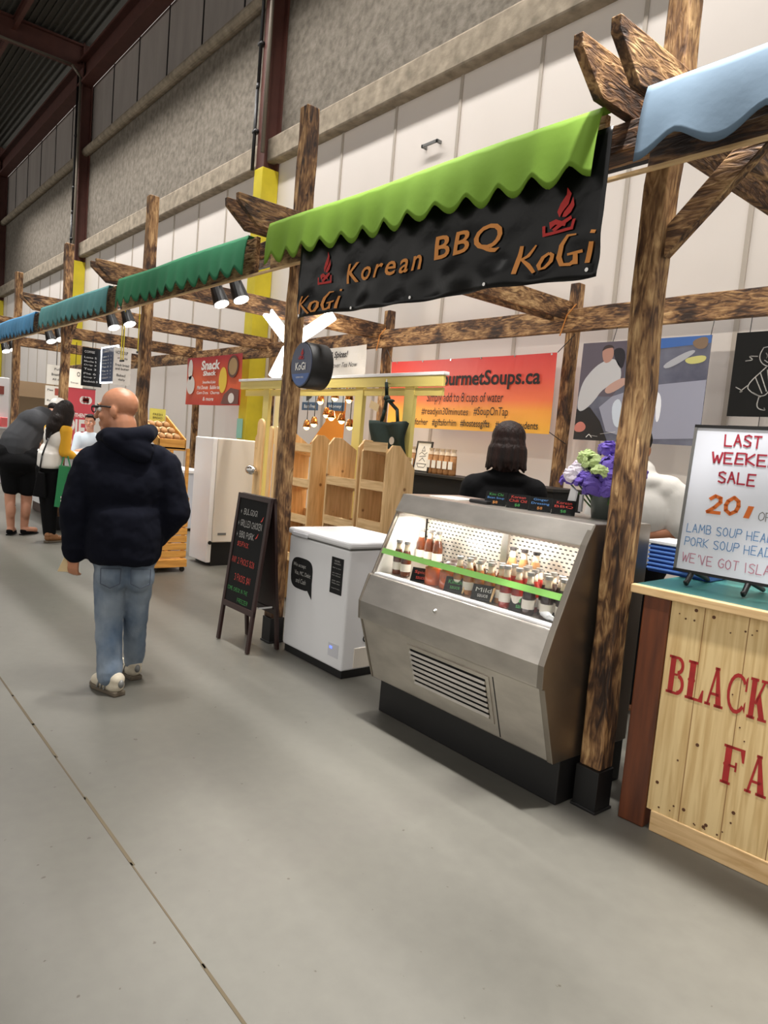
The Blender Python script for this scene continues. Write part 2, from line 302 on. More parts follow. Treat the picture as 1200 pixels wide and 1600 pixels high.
def palm(bm, wrist, d, back, k=1.0, curl=0.5, side=1):
    """hand reaching along d from the wrist, back of the hand facing 'back', four bent fingers and a thumb at its side"""
    d = V(d).normalized(); n = V(back).normalized(); n = (n-d*n.dot(d)).normalized(); s = d.cross(n)*side; w0 = V(wrist)
    P = lambda a, b2, c2: w0 + (d*a + s*b2 + n*c2)*k
    for b2 in (-0.024, -0.008, 0.008, 0.024): cap(bm, P(0.0, b2*0.7, 0), P(0.075, b2, 0), 0.014*k, 0.012*k)
    for b2, L in ((-0.028, 0.055), (-0.0095, 0.068), (0.0095, 0.072), (0.028, 0.064)):
        a1, a2, a3 = curl*0.6, curl*1.5, curl*2.2; p = [P(0.078, b2, 0)]; x, z = 0.078, 0.0
        for a, l in ((a1, 0.45), (a2, 0.32), (a3, 0.23)): x += math.cos(a)*L*l; z -= math.sin(a)*L*l; p.append(P(x, b2*1.04, z))
        limb(bm, p, [0.0095*k, 0.009*k, 0.0085*k, 0.007*k])
    limb(bm, [P(0.02, 0.026, -0.004), P(0.05, 0.052, -0.014), P(0.078, 0.058, -0.026*(0.5+curl))], [0.014*k, 0.0105*k, 0.0085*k])
# ---------------------------------------------------------------- setting
def concrete_floor():
    m = bpy.data.materials.new('concrete_floor'); m.use_nodes = True; nt = m.node_tree; N = nt.nodes; L = nt.links; b = N['Principled BSDF']
    tc = N.new('ShaderNodeTexCoord')
    def noise(sc, det): n = N.new('ShaderNodeTexNoise'); n.inputs['Scale'].default_value = sc; n.inputs['Detail'].default_value = det; L.new(tc.outputs['Object'], n.inputs['Vector']); return n
    n1, n2, n3 = noise(0.9, 6), noise(16, 8), noise(26, 3)
    mx = N.new('ShaderNodeMix'); mx.data_type = 'FLOAT'; mx.inputs[0].default_value = 0.25; L.new(n1.outputs['Fac'], mx.inputs[2]); L.new(n2.outputs['Fac'], mx.inputs[3])
    r = N.new('ShaderNodeValToRGB'); L.new(mx.outputs[0], r.inputs[0]); e = r.color_ramp.elements
    e[0].position = 0.35; e[0].color = (*lin(84, 82, 76), 1); e[1].position = 0.68; e[1].color = (*lin(98, 96, 89), 1)
    # small dark scuffs and chips
    k = N.new('ShaderNodeValToRGB'); L.new(n3.outputs['Fac'], k.inputs[0]); k.color_ramp.elements[0].position = 0.255; k.color_ramp.elements[0].color = (0.45, 0.40, 0.33, 1); k.color_ramp.elements[1].position = 0.28; k.color_ramp.elements[1].color = (1, 1, 1, 1)
    mm = N.new('ShaderNodeMix'); mm.data_type = 'RGBA'; mm.blend_type = 'MULTIPLY'; mm.inputs[0].default_value = 1; L.new(r.outputs[0], mm.inputs[6]); L.new(k.outputs[0], mm.inputs[7])
    L.new(mm.outputs[2], b.inputs['Base Color']); b.inputs['Roughness'].default_value = 0.42; b.inputs['Specular IOR Level'].default_value = 0.4
    bp = N.new('ShaderNodeBump'); bp.inputs['Strength'].default_value = 0.05; L.new(n2.outputs['Fac'], bp.inputs['Height']); L.new(bp.outputs[0], b.inputs['Normal'])
    return m
T['floor'] = concrete_floor()
T['stucco'] = mat('exposed_aggregate', (128, 120, 109), 0.9, rgb2=(94, 87, 76), vscale=9, bump=0.9, bscale=18)
T['panel'] = mat('white_wall_panel', (228, 220, 213), 0.55, var=0.02, vscale=1.2); T['seam'] = mat('panel_seam', (190, 180, 168), 0.5, 0.2)
T['upper'] = mat('grey_cladding', (150, 142, 136), 0.7, var=0.12, vscale=1.5, stretch=(2, 2, 0.4)); T['deck'] = mat('roof_deck', (74, 72, 66), 0.8)
struct('floor', box(B(), (-60, -14, -0.1), (8, 6.4, 0)), 'floor')
bm = B(); rr = random.Random(3); x = -58.0
while x < 6:
    l = rr.uniform(0.25, 0.6); y = 0.86+rr.uniform(-0.003, 0.003); h = rr.uniform(0.002, 0.006); box(bm, (x, y-h, 0), (x+l+0.02, y+h, 0.0012)); x += l
struct('trim_1', bm, mat('joint_dirt', (78, 68, 50), 0.9))
bm = B(); box(bm, (-60, 6.2, 0), (8, 6.4, 6.03)); struct('wall_back', bm, 'panel')
bm = B()
for k in range(-40, 9): box(bm, (-5.38+1.237*k-0.022, 6.185, 0.3), (-5.38+1.237*k+0.022, 6.199, 6.03))
struct('trim_2', bm, 'seam')
bm = B(); box(bm, (-60, 6.02, 6.03), (8, 6.4, 6.42)); struct('trim_3', bm, 'ledge', bev=0.03)
bm = B(); box(bm, (-60, 6.19, 6.42), (8, 6.4, 8.82)); struct('wall_upper', bm, 'stucco')
bm = B(); cyl(bm, (-60, 6.1, 8.9), (8, 6.1, 8.9), 0.11); box(bm, (-60, 6.1, 8.82), (8, 6.4, 9.0)); struct('trim_4', bm, 'ledge')
bm = B(); box(bm, (-60, 6.22, 9.0), (8, 6.4, 10.7)); struct('wall_top', bm, 'upper')
bm = B()
for k in range(-24, 6): box(bm, (-14.42+1.8*k-0.02, 6.205, 9.0), (-14.42+1.8*k+0.02, 6.219, 10.7))
struct('trim_5', bm, 'black')
bm = B(); box(bm, (-60, -14, 11.75), (8, 6.4, 11.9))
for k in range(130): box(bm, (-60, 6.0-0.16*k-0.05, 11.70), (8, 6.0-0.16*k, 11.75))
struct('ceiling', bm, 'deck')
bm = B(); box(bm, (-60, 5.78, 11.15), (8, 5.81, 11.2)); box(bm, (-60, 5.98, 10.65), (8, 6.02, 11.2)); box(bm, (-60, 5.84, 10.62), (8, 6.16, 10.68)); box(bm, (-60, 5.84, 11.2), (8, 6.16, 11.26)); struct('eave_beam', bm, 'redsteel')
for k, x in enumerate((-11.06, -21.6, -32.1, -42.6)):
    bm = B(); box(bm, (x-0.13, 5.90, 5.8), (x+0.13, 5.93, 11.7)); box(bm, (x-0.13, 6.16, 5.8), (x+0.13, 6.19, 11.7)); box(bm, (x-0.015, 5.93, 5.8), (x+0.015, 6.16, 11.7)); struct('steel_column', bm, 'redsteel')
    bm = B(); box(bm, (x-0.14, 5.88, 0), (x+0.14, 6.195, 5.9)); struct('column_casing', bm, 'yellow', bev=0.01)
    bm = B(); box(bm, (x-0.12, -14, 11.05), (x+0.12, 5.95, 11.1)); box(bm, (x-0.12, -14, 11.6), (x+0.12, 5.95, 11.65)); box(bm, (x-0.015, -14, 11.1), (x+0.015, 5.95, 11.6)); struct('roof_beam', bm, 'redsteel')
    bm = B(); tube(bm, [(x+0.17, 5.84, 6.1), (x+0.17, 5.84, 10.75), (x+0.17, 5.6, 11.0), (x+0.17, -6, 11.0)], 0.035); struct('conduit_pipe', bm, 'conduit', smooth=True)
    bm = B(); tube(bm, [(x-0.18, 5.86, 5.9), (x-0.18, 5.86, 7.2), (x-0.16, 5.86, 7.3), (x-0.16, 5.86, 11.0)], 0.03)
    for z in (6.5, 7.9, 9.3): box(bm, (x-0.22, 5.83, z), (x-0.10, 5.92, z+0.05))
    struct('wall_cable', bm, 'black', smooth=True)
for k in range(7):
    y = 4.2-1.9*k; bm = B(); box(bm, (-60, y-0.05, 11.35), (8, y+0.05, 11.39)); box(bm, (-60, y-0.012, 11.39), (8, y+0.012, 11.6)); box(bm, (-60, y-0.05, 11.6), (8, y+0.05, 11.64)); struct('roof_joist', bm, 'redsteel')
tag(obj('wall_handle', box(box(box(B(), (-7.2, 6.12, 5.30), (-6.9, 6.14, 5.34)), (-7.2, 6.12, 5.30), (-7.17, 6.2, 5.34)), (-6.93, 6.12, 5.30), (-6.9, 6.2, 5.34)), 'grey', None, 0.004), 'small grey bar bracket on the white wall panel above the lime awning', 'bracket')

# ---------------------------------------------------------------- timber pergola over the stalls
PC = (-1.585, -4.25, -7.0, -9.77, -12.45, -15.2)
pg = thing('timber_pergola', 'long torch-burnt timber pergola frame with tall posts running along the market stalls', 'pergola', (PC[0], 2.615, 0))
def rough(bm, amt, sc, seed):
    bmesh.ops.subdivide_edges(bm, edges=bm.edges, cuts=2, use_grid_fill=True)
    for v in bm.verts: v.co += NZ.noise_vector(v.co*sc+V((seed, seed, 0)))*amt
    return bm
def timber(name, lo, hi, m, seed, n=8, amt=0.008, par=None):
    """sawn log with wavy edges, cut in n along its length"""
    bm = box(B(), lo, hi); d = max(range(3), key=lambda i: abs(hi[i]-lo[i]))
    es = [e for e in bm.edges if abs((e.verts[0].co-e.verts[1].co)[d]) > 1e-4]; bmesh.ops.subdivide_edges(bm, edges=es, cuts=n, use_grid_fill=True)
    for v in bm.verts:
        q = NZ.noise_vector(v.co*3.1+V((seed*3.7, seed, 0)))*amt; q[d] = 0; v.co += q
    return obj(name, bm, m, par or pg, bev=0.008)
for i, x in enumerate(PC):
    timber('post', (x-0.05, 2.565, 0.18), (x+0.05, 2.665, 3.95 if i == 0 else 3.66), 'wz', i, 18, 0.016)
    obj('post_shoe', box(box(B(), (x-0.056, 2.559, 0), (x+0.056, 2.671, 0.18)), (x-0.062, 2.553, 0), (x+0.062, 2.677, 0.012)), 'black', pg, 0.003)
    for e in (-1, 1):
        a = x+e*0.075-0.02; bm = prism(B(), [(a, 2.085, 2.945), (a, 2.09, 2.895), (a, 2.235, 2.775), (a, 5.66, 2.775), (a, 5.66, 2.945)], (0.04, 0, 0)); obj('rafter', bm, 'wy', pg, 0.004)
    bx = x+0.09
    timber('back_post', (bx-0.05, 5.56, 0), (bx+0.05, 5.66, 3.12), 'wz', i+9, 10)
    for e in ((1,) if i in (0, 3) else ()):
        bm = prism(B(), [(x+e*0.05, 2.59, 2.28), (x+e*0.05, 2.59, 2.40), (x+e*0.42, 2.59, 2.77), (x+e*0.55, 2.59, 2.77)], (0, 0.05, 0)); obj('brace', bm, 'wx', pg, 0.004)
timber('front_beam', (-20, 2.43, 2.655), (1.2, 2.553, 2.77), 'wxd', 21, 60)
timber('back_beam', (-20, 5.49, 2.66), (1.2, 5.56, 2.87), 'wx', 22, 60)
for i in range(6):
    x1 = PC[i]-0.1; x0 = (PC[i+1] if i < 5 else -18)+0.1; obj('fascia_board', box(B(), (x0, 2.335, 2.525), (x1, 2.365, 2.77)), 'wx', pg, 0.003)
obj('fascia_board', box(B(), (-1.485, 2.335, 2.525), (1.2, 2.365, 2.77)), 'wxd', pg, 0.003)
obj('edge_trim', box(B(), (-20, 2.328, 2.514), (1.2, 2.350, 2.525)), 'pine_h', pg)
for i in (0, 1): bm = tube(B(), [(PC[i+1]+0.2, 5.47, 2.9-0.02*i), (PC[i+1]+0.12, 5.45, 2.8), (PC[i+1]+0.05, 5.47, 2.62)], 0.006); obj('orange_cord', bm, 'orange_ink', pg)
# awnings ---------------------------------------------------------
def awning(x0, x1, col, label, n, seed):
    m = mat('awning_cloth', col, 0.85, var=0.06, vscale=2.2, bump=0.08, bscale=30, stretch=(1, 1, 1))
    nt = m.node_tree; tr_ = nt.nodes.new('ShaderNodeBsdfTranslucent'); tr_.inputs[0].default_value = (*lin(*col), 1); xs_ = nt.nodes.new('ShaderNodeMixShader'); xs_.inputs[0].default_value = 0.3
    nt.links.new(nt.nodes['Principled BSDF'].outputs[0], xs_.inputs[1]); nt.links.new(tr_.outputs[0], xs_.inputs[2]); nt.links.new(xs_.outputs[0], nt.nodes['Material Output'].inputs[0])
    NX, NZn = n*12, 10; rs = random.Random(seed); bm = B(); g = []
    amps = [rs.uniform(0.85, 1.1) for _ in range(n+2)]
    for i in range(NX+1):
        u = i/NX; ph = u*n; s = 0.5+0.5*math.cos(2*PI*ph); dep = 0.205+0.062*(amps[int(ph)]*(1-ph % 1)+amps[int(ph)+1]*(ph % 1))*s**0.8
        col_ = []
        for j in range(NZn+1):
            t = j/NZn; x = x0+(x1-x0)*u
            if j == 0: p = V((x, 2.325, 2.783))
            else: p = V((x, 2.262+0.010*math.sin(u*17+seed)*t+0.006*t*math.sin(ph*2*PI+1.1)*t - 0.02*t + 0.03*(1-t)**4, 2.786-dep*(t-0.1)/0.9-0.010*(1 if t < .05 else 0)))
            p.z += 0.004*math.sin(u*9+seed)-0.018*u; col_.append(bm.verts.new(p))
        g.append(col_)
    for a, b in zip(g, g[1:]):
        for j in range(NZn): bm.faces.new((a[j], b[j], b[j+1], a[j+1]))
    bmesh.ops.recalc_face_normals(bm, faces=bm.faces)
    o = solo('awning', bm, m, label, 'awning', 'scalloped awnings along the stalls', smooth=True)
    s = o.modifiers.new('cloth', 'SOLIDIFY'); s.thickness = 0.004
    return o
awning(-4.09, -1.66, (120, 158, 46), 'lime green scalloped fabric awning above the black banner', 13, 1)
awning(-6.86, -4.36, (44, 122, 82), 'dark green scalloped awning on the bay left of the lime green one', 13, 2)
awning(-9.62, -7.12, (84, 140, 140), 'teal scalloped awning, between the dark green one and the blue one at left', 13, 3)
awning(-12.3, -9.9, (76, 138, 178), 'bright blue scalloped awning at the far left end of the row', 13, 4)
awning(-1.485, 1.1, (116, 138, 158), 'pale grey-blue scalloped awning at top right above the pine counter', 9, 5)
awning(-15.05, -12.6, (76, 138, 178), 'distant blue scalloped awning furthest along the stall row', 13, 6)

# ---------------------------------------------------------------- black banner under the lime awning
def wrink(x, z):
    a = max(0.0, (2.5-z)/0.33)
    return 0.012*math.sin(x*9+z*11)*a + 0.009*math.sin(x*21-z*15+1)*a + 0.006*math.sin(x*5+z*38)*a
kb = thing('banner', 'black vinyl banner with orange lettering hung beneath the lime green awning', 'banner', (-2.68, 2.31, 2.16))
m = mat('black_vinyl', (7, 7, 8), 0.30, bump=0.6, bscale=5, spec=0.35)
bm = B(); g = []
for i in range(97):
    u = i/96; x = -3.735+2.105*u; zb = 2.172-0.012*u+0.006*math.sin(u*11)
    g.append([bm.verts.new((x, 2.305+wrink(x, zb+(2.70-zb)*j/24), zb+(2.70-zb)*j/24)) for j in range(25)])
for a, b in zip(g, g[1:]):
    for j in range(24): bm.faces.new((a[j], b[j], b[j+1], a[j+1]))
o = obj('banner_sheet', bm, m, kb, smooth=True); s = o.modifiers.new('t', 'SOLIDIFY'); s.thickness = 0.002
def onb(p): return V((p.x, 2.2985+wrink(p.x, p.z), p.z))
X, Z = (1, 0, 0), (0, 0, 1)
def bt(name, s, x, z, w_, h, **k): return write(name, s, (x, 2.3, z), (1, 0, 0.0), Z, w_, h, 'orange_ink', kb, warp=onb, lift=0, **k)
bt('lettering', 'Korean', -3.23, 2.315, 0.60, 0.105, bold=0.012, space=1.25, shear=0.08); bt('lettering', 'BBQ', -2.545, 2.325, 0.42, 0.125, bold=0.015, space=1.15, shear=0.08)
def brush(pts, wds):
    bm = B(); n = len(pts); L = []; R = []
    for i, p in enumerate(pts):
        a = V((*pts[max(0, i-1)], 0)); b = V((*pts[min(n-1, i+1)], 0)); d = (b-a).normalized(); q = V((-d.y, d.x, 0))*wds[i]/2; c = V((*p, 0)); L.append(bm.verts.new(c+q)); R.append(bm.verts.new(c-q))
    for i in range(n-1): bm.faces.new((L[i], R[i], R[i+1], L[i+1]))
    return bm
def join(bms):
    o = B()
    for b in bms:
        me = bpy.data.meshes.new('j'); b.to_mesh(me); b.free(); o.from_mesh(me); bpy.data.meshes.remove(me)
    return o
def kogi():
    return join([brush([(0.14, 1.0), (0.06, .5), (0.0, 0.0)], [.10, .13, .12]), brush([(0.52, .95), (.30, .62), (.12, .50)], [.05, .10, .08]), brush([(.14, .52), (.32, .30), (.55, -.05)], [.07, .12, .10]),
        brush([(.90, .58), (.72, .48), (.63, .22), (.70, .04), (.84, .06), (.98, .26), (1.0, .48), (.90, .58)], [.10, .13, .14, .10, .12, .14, .12, .09]),
        brush([(1.66, .98), (1.44, 1.0), (1.26, .72), (1.20, .34), (1.30, .06), (1.50, .04), (1.62, .16)], [.05, .10, .14, .15, .13, .12, .12]), brush([(1.62, .40), (1.62, .02)], [.11, .13]), brush([(1.42, .38), (1.80, .42)], [.08, .10]),
        brush([(2.02, .66), (1.96, .3), (1.92, 0.0)], [.11, .13, .13]), brush([(2.04, .92), (2.07, 1.02)], [.12, .12])])
for x, z, w_, h in ((-3.705, 2.185, 0.43, 0.115), (-2.045, 2.205, 0.40, 0.125)):
    obj('lettering', fit(kogi(), (x, 2.3, z), X, Z, w_, h, 0, onb), 'orange_ink', kb)
def flame():
    P = lambda pts: [tuple(p) for p in pts]
    b = B()
    def poly(pts): b.faces.new([b.verts.new((*p, 0)) for p in pts])
    poly([(.50, .36), (.42, .50), (.50, .66), (.66, .84), (.66, 1.0), (.80, .84), (.74, .62), (.58, .48)]); poly([(.58, .36), (.62, .46), (.80, .62), (.86, .76), (.92, .56), (.84, .42), (.70, .34)])
    poly([(.20, .30), (.40, .34), (.74, .20), (.72, .12), (.40, .22), (.24, .14)]); poly([(.30, .12), (.60, .26), (.86, .34), (.90, .26), (.60, .14), (.40, .06)])
    poly([(0, .24), (.09, .24), (.11, 0), (.02, 0)]); poly([(.02, 0), (.02, .07), (.96, .07), (.96, 0)]); poly([(.90, 0), (.99, 0), (1.02, .24), (.93, .24)])
    return b
for x, z, w_, h in ((-3.52, 2.345, 0.13, 0.175), (-1.91, 2.345, 0.165, 0.17)): obj('flame_logo', fit(flame(), (x, 2.3, z), X, Z, w_, h, 0, onb), 'red_ink', kb)
for i in range(5): x = -3.70+0.505*i; obj('grommet', cyl(B(), (x, 2.297+wrink(x, 2.19), 2.187), (x, 2.304+wrink(x, 2.19), 2.187), 0.008), 'chrome', kb)

# round lightbox sign on the post ----------------------------------
rs = thing('lightbox_sign', 'round black drum sign with flame logo on the post below the black banner', 'sign', (-3.93, 2.57, 1.93), math.radians(-5))
bm = B(); cyl(bm, (0, -0.075, 0), (0, 0.08, 0), 0.148, n=48); obj('drum', bm, 'black', rs, 0.006, True, world=False)
bm = B(); cyl(bm, (0, -0.079, 0), (0, -0.074, 0), 0.140, n=48); obj('sign_face', bm, mat('sign_face', (52, 58, 80), 0.35, emit=0.12), rs, world=False)
bm = B(); bm.faces.new([bm.verts.new((0.136*math.cos(t), -0.0805, 0.136*math.sin(t))) for t in [math.radians(205+130*k/16) for k in range(17)]]); bmesh.ops.scale(bm, vec=(0.98, 1, 0.98), verts=bm.verts)
obj('blue_band', bm, mat('sign_blue', (60, 92, 150), 0.4), rs, world=False)
write('lettering', 'KoGi', (-0.07, -0.081, -0.035), X, Z, 0.14, 0.05, 'wink', rs, world=False, bold=0.02); write('lettering', 'KOREAN BBQ', (-0.05, -0.082, -0.088), X, Z, 0.10, 0.013, 'wink', rs, world=False)
obj('flame_logo', fit(flame(), (-0.035, -0.082, 0.035), X, Z, 0.07, 0.07, 0.001), 'red_ink', rs, world=False)
for z in (0.06, -0.09): obj('bracket', box(B(), (-0.272, 0.0, z), (-0.13, 0.02, z+0.03)), 'black', rs, world=False)
# ---------------------------------------------------------------- refrigerated deli case
dc = thing('deli_case', 'stainless steel refrigerated display case with sloped glass front and black plinth', 'display case', (-2.255, 2.47, 0))
x0, x1 = -2.87, -1.655
obj('plinth', box(B(), (x0+0.01, 2.475, 0), (x1-0.01, 2.96, 0.21)), 'black', dc, 0.005)
prof = [(2.415, 0.20), (2.305, 0.535), (2.285, 0.54), (2.280, 0.635), (2.335, 0.775), (2.40, 0.775), (2.40, 0.70), (2.72, 0.70), (2.72, 0.74), (2.96, 0.74), (2.96, 0.20)]
body = obj('body', prism(B(), [(x0+0.01, y, z) for y, z in prof], (x1-x0-0.02, 0, 0)), 'steel', dc, 0.006)
for xa, xb in ((x0, x0+0.012), (x1-0.03, x1)):
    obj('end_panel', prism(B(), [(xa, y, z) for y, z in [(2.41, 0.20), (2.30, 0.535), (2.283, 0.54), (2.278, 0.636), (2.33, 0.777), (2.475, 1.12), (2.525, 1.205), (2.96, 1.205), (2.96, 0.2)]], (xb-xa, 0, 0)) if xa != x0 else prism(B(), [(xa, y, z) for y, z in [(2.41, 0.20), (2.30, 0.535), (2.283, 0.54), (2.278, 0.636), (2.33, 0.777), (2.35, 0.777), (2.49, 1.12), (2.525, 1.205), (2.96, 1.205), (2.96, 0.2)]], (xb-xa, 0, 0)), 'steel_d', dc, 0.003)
obj('hood', prism(B(), [(x0+0.005, y, z) for y, z in [(2.475, 1.115), (2.525, 1.207), (2.96, 1.207), (2.96, 1.14), (2.56, 1.14), (2.52, 1.10), (2.49, 1.10)]], (x1-x0-0.01, 0, 0)), 'steel', dc, 0.005)
obj('glass_front', prism(B(), [(x0+0.02, 2.342, 0.776), (x0+0.02, 2.485, 1.113), (x0+0.02, 2.490, 1.111), (x0+0.02, 2.347, 0.774)], (x1-x0-0.06, 0, 0)), 'glass', dc)
obj('price_rail', prism(B(), [(x0+0.02, 2.391, 0.888), (x0+0.02, 2.402, 0.914), (x0+0.02, 2.405, 0.912), (x0+0.02, 2.394, 0.886)], (x1-x0-0.06, 0, 0)), mat('green_rail', (150, 216, 108), 0.5), dc)
def perf():
    m = mat('perforated_sheet', (196, 190, 178), 0.45, 0.6); nt = m.node_tree; N = nt.nodes; L = nt.links; tc = N.new('ShaderNodeTexCoord')
    br = N.new('ShaderNodeTexBrick'); br.inputs['Scale'].default_value = 1; br.inputs['Brick Width'].default_value = 0.028; br.inputs['Row Height'].default_value = 0.02; br.inputs['Mortar Size'].default_value = 0.0068; br.inputs['Mortar Smooth'].default_value = 0
    br.inputs['Color1'].default_value = br.inputs['Color2'].default_value = (0.05, 0.05, 0.05, 1); br.inputs['Mortar'].default_value = (*lin(206, 200, 188), 1)
    mp = N.new('ShaderNodeMapping'); mp.inputs['Rotation'].default_value = (-PI/2, 0, 0); L.new(tc.outputs['Object'], mp.inputs[0]); L.new(mp.outputs[0], br.inputs['Vector']); L.new(br.outputs['Color'], N['Principled BSDF'].inputs['Base Color']); return m
pf = perf()
for xa in (x0+0.012, x1-0.034): obj('side_liner', prism(B(), [(xa, y, z) for y, z in [(2.37, 0.775), (2.50, 1.10), (2.70, 1.14), (2.70, 0.775)]], (0.004, 0, 0)), mat('liner', (206, 202, 194), 0.4) if xa < -2 else bpy.data.materials['liner'], dc)
for xa, xb in ((x0+0.02, -2.29), (-2.25, x1-0.04)): obj('back_panel', box(B(), (xa, 2.71, 0.74), (xb, 2.73, 1.14)), pf, dc)
obj('divider', box(B(), (-2.29, 2.695, 0.74), (-2.25, 2.73, 1.14)), 'steel', dc)
obj('shelf_deck', box(B(), (x0+0.02, 2.40, 0.765), (x1-0.04, 2.705, 0.78)), 'steel', dc)
obj('deck_lip', box(B(), (x0+0.02, 2.355, 0.776), (x1-0.04, 2.40, 0.784)), 'white', dc)
obj('riser', box(B(), (x0+0.03, 2.59, 0.78), (x1-0.05, 2.705, 0.84)), 'steel', dc)
obj('light_tube', cyl(B(), (x0+0.05, 2.545, 1.115), (x1-0.07, 2.545, 1.115), 0.012), 'glow', dc, smooth=True)
for k in range(4): lamp('AREA', (-2.76+0.32*k, 2.575, 1.085), 2.0, (1, 0.96, 0.9), 0.06, aim=(-2.76+0.32*k, 2.60, 0.0))
bm = B()
g0, g1 = (-2.505, -1.965)
def fr(z): return 2.415-(z-0.20)*0.328
for k in range(7):
    z = 0.285+0.027*k
    prism(bm, [(g0+0.02, fr(z)-0.001, z), (g0+0.02, fr(z)-0.018, z+0.004), (g0+0.02, fr(z+.017)-0.010, z+0.017), (g0+0.02, fr(z+.017)-0.004, z+0.017)], (g1-g0-0.04, 0, 0))
obj('louvre_grille', bm, 'steel', dc)
bm = B()
for a, b2 in (((g0, 0.265), (g1, 0.283)), ((g0, 0.475), (g1, 0.493)), ((g0, 0.283), (g0+0.02, 0.475)), ((g1-0.02, 0.283), (g1, 0.475))):
    prism(bm, [(a[0], fr(a[1])-0.006, a[1]), (a[0], fr(b2[1])-0.006, b2[1]), (a[0], fr(b2[1])+0.002, b2[1]), (a[0], fr(a[1])+0.002, a[1])], (b2[0]-a[0], 0, 0))
obj('grille_frame', bm, 'steel', dc)
obj('grille_back', prism(B(), [(g0+0.02, fr(0.283)-0.001, 0.283), (g0+0.02, fr(0.475)-0.001, 0.475), (g0+0.02, fr(0.475)+0.003, 0.475), (g0+0.02, fr(0.283)+0.003, 0.283)], (g1-g0-0.04, 0, 0)), 'matt_black', dc)
obj('panel_seam', prism(B(), [(-1.945, fr(0.21)-0.001, 0.21), (-1.945, fr(0.50)-0.001, 0.50), (-1.945, fr(0.5)+0.002, 0.50), (-1.945, fr(0.21)+0.002, 0.21)], (0.006, 0, 0)), 'black', dc)
obj('lock', cyl(B(), (-2.32, 2.297, 0.70), (-2.32, 2.312, 0.706), 0.008), 'chrome', dc)
# bottles
def sauce(name, lab, liquid, lid, grp, tall=1.0, label=True, jar=False):
    t = thing(name, lab, 'bottle' if not jar else 'jar', (0, 0, -5), group=grp); h = 0.175*tall; t['_w'] = 0
    if jar: pr = [(0.0001, 0), (0.042, 0), (0.045, 0.006), (0.045, 0.085), (0.036, 0.098), (0.0001, 0.098)]
    else: pr = [(0.0001, 0), (0.026, 0), (0.028, 0.006), (0.028, h*0.55), (0.014, h*0.78), (0.0125, h*0.93), (0.0001, h*0.93)]
    obj('glass_body', lathe(B(), pr, n=18), mat('sauce', liquid, 0.12, coat=0.6, rgb2=tuple(int(c*0.6) for c in liquid), vscale=14), t, smooth=True, world=False)
    if not jar: obj('neck', lathe(B(), [(0.0001, h*0.70), (0.0185, h*0.70), (0.0145, h*0.78), (0.0132, h*0.92), (0.0001, h*0.92)], n=18), mat('bottle_neck', (206, 186, 160), 0.15, coat=0.6), t, smooth=True, world=False)
    obj('lid', lathe(B(), [(0.0001, h*0.92), (0.0165, h*0.92), (0.0165, h), (0.0001, h)] if not jar else [(0.0001, 0.096), (0.037, 0.096), (0.037, 0.112), (0.0001, 0.112)], n=18), lid, t, world=False)
    if label: obj('label', lathe(B(), [(0.0283, h*0.14), (0.0283, h*0.36)], n=18), 'off', t, smooth=True, world=False)
    return t
T['silver_lid'] = mat('silver_lid', (190, 188, 186), 0.3, 0.9); T['black_lid'] = mat('black_lid', (40, 36, 36), 0.4)
def place(proto, pts, labels=None):
    for i, p in enumerate(pts):
        if i == 0: proto.location = p
        else: dup(proto, p)
rows = [
 (sauce('sauce_bottle', 'brown sauce bottle with white label, grouped at the left end of the case', (116, 58, 30), 'silver_lid', 'brown sauce bottles at left of the case', 1.05), [(-2.81, 2.64, 0.84), (-2.745, 2.64, 0.84), (-2.68, 2.64, 0.84), (-2.80, 2.47, 0.78), (-2.735, 2.47, 0.78)]),
 (sauce('sauce_bottle', 'amber sauce bottle in the row behind the green rail, middle of the case', (196, 124, 62), 'silver_lid', 'amber sauce bottles in the middle row'), [(-2.345+0.062*k, 2.47+0.006*k, 0.78) for k in range(5)]),
 (sauce('sauce_bottle', 'dark amber sauce bottle standing behind the middle row of amber bottles', (150, 84, 44), 'silver_lid', 'dark amber bottles in the second row'), [(-2.33+0.062*k, 2.545, 0.78) for k in range(4)]),
 (sauce('sauce_bottle', 'pale topped bottle standing on the raised step right of the divider', (206, 150, 96), 'black_lid', 'bottles on the raised step', 1.05), [(-2.17, 2.645, 0.84), (-2.10, 2.645, 0.84), (-2.03, 2.645, 0.84)]),
 (sauce('sauce_bottle', 'red sauce bottle in the cluster right of centre in the case', (186, 44, 30), 'silver_lid', 'red sauce bottles right of centre', 1.08), [(-2.025, 2.445, 0.78), (-1.962, 2.45, 0.78), (-2.04, 2.51, 0.78), (-1.977, 2.515, 0.78), (-1.915, 2.50, 0.78), (-2.0, 2.56, 0.78), (-1.937, 2.56, 0.78)]),
 (sauce('sauce_bottle', 'near-black sauce bottle at the right end of the glass case', (58, 28, 20), 'silver_lid', 'dark sauce bottles at the right end', 1.05), [(-1.89, 2.44, 0.78), (-1.85, 2.50, 0.78), (-1.80, 2.45, 0.78), (-1.735, 2.47, 0.78), (-1.785, 2.52, 0.78), (-1.715, 2.54, 0.78), (-1.86, 2.56, 0.78)]),
 (sauce('kimchi_jar', 'round orange-red jar under the green rail, left of centre', (216, 96, 34), 'silver_lid', 'orange jars under the rail', jar=True, label=False), [(-2.52, 2.47, 0.78), (-2.42, 2.475, 0.78)]),
]
for p, pts in rows: place(p, pts)
CARDS = [('Spicy', 'chalk_r', -2.565, 2.42, 'black price card with red writing standing left of the orange jars'), ('Kimchi', 'chalk_g', -2.325, 2.425, 'black price card with green writing right of the orange jars'), ('Mild', 'chalk', -2.145, 2.425, 'dark price card with wooden peg below the amber bottles'), ('Hot', 'chalk_g', -1.915, 2.425, 'black price card with peg standing before the red bottles')]
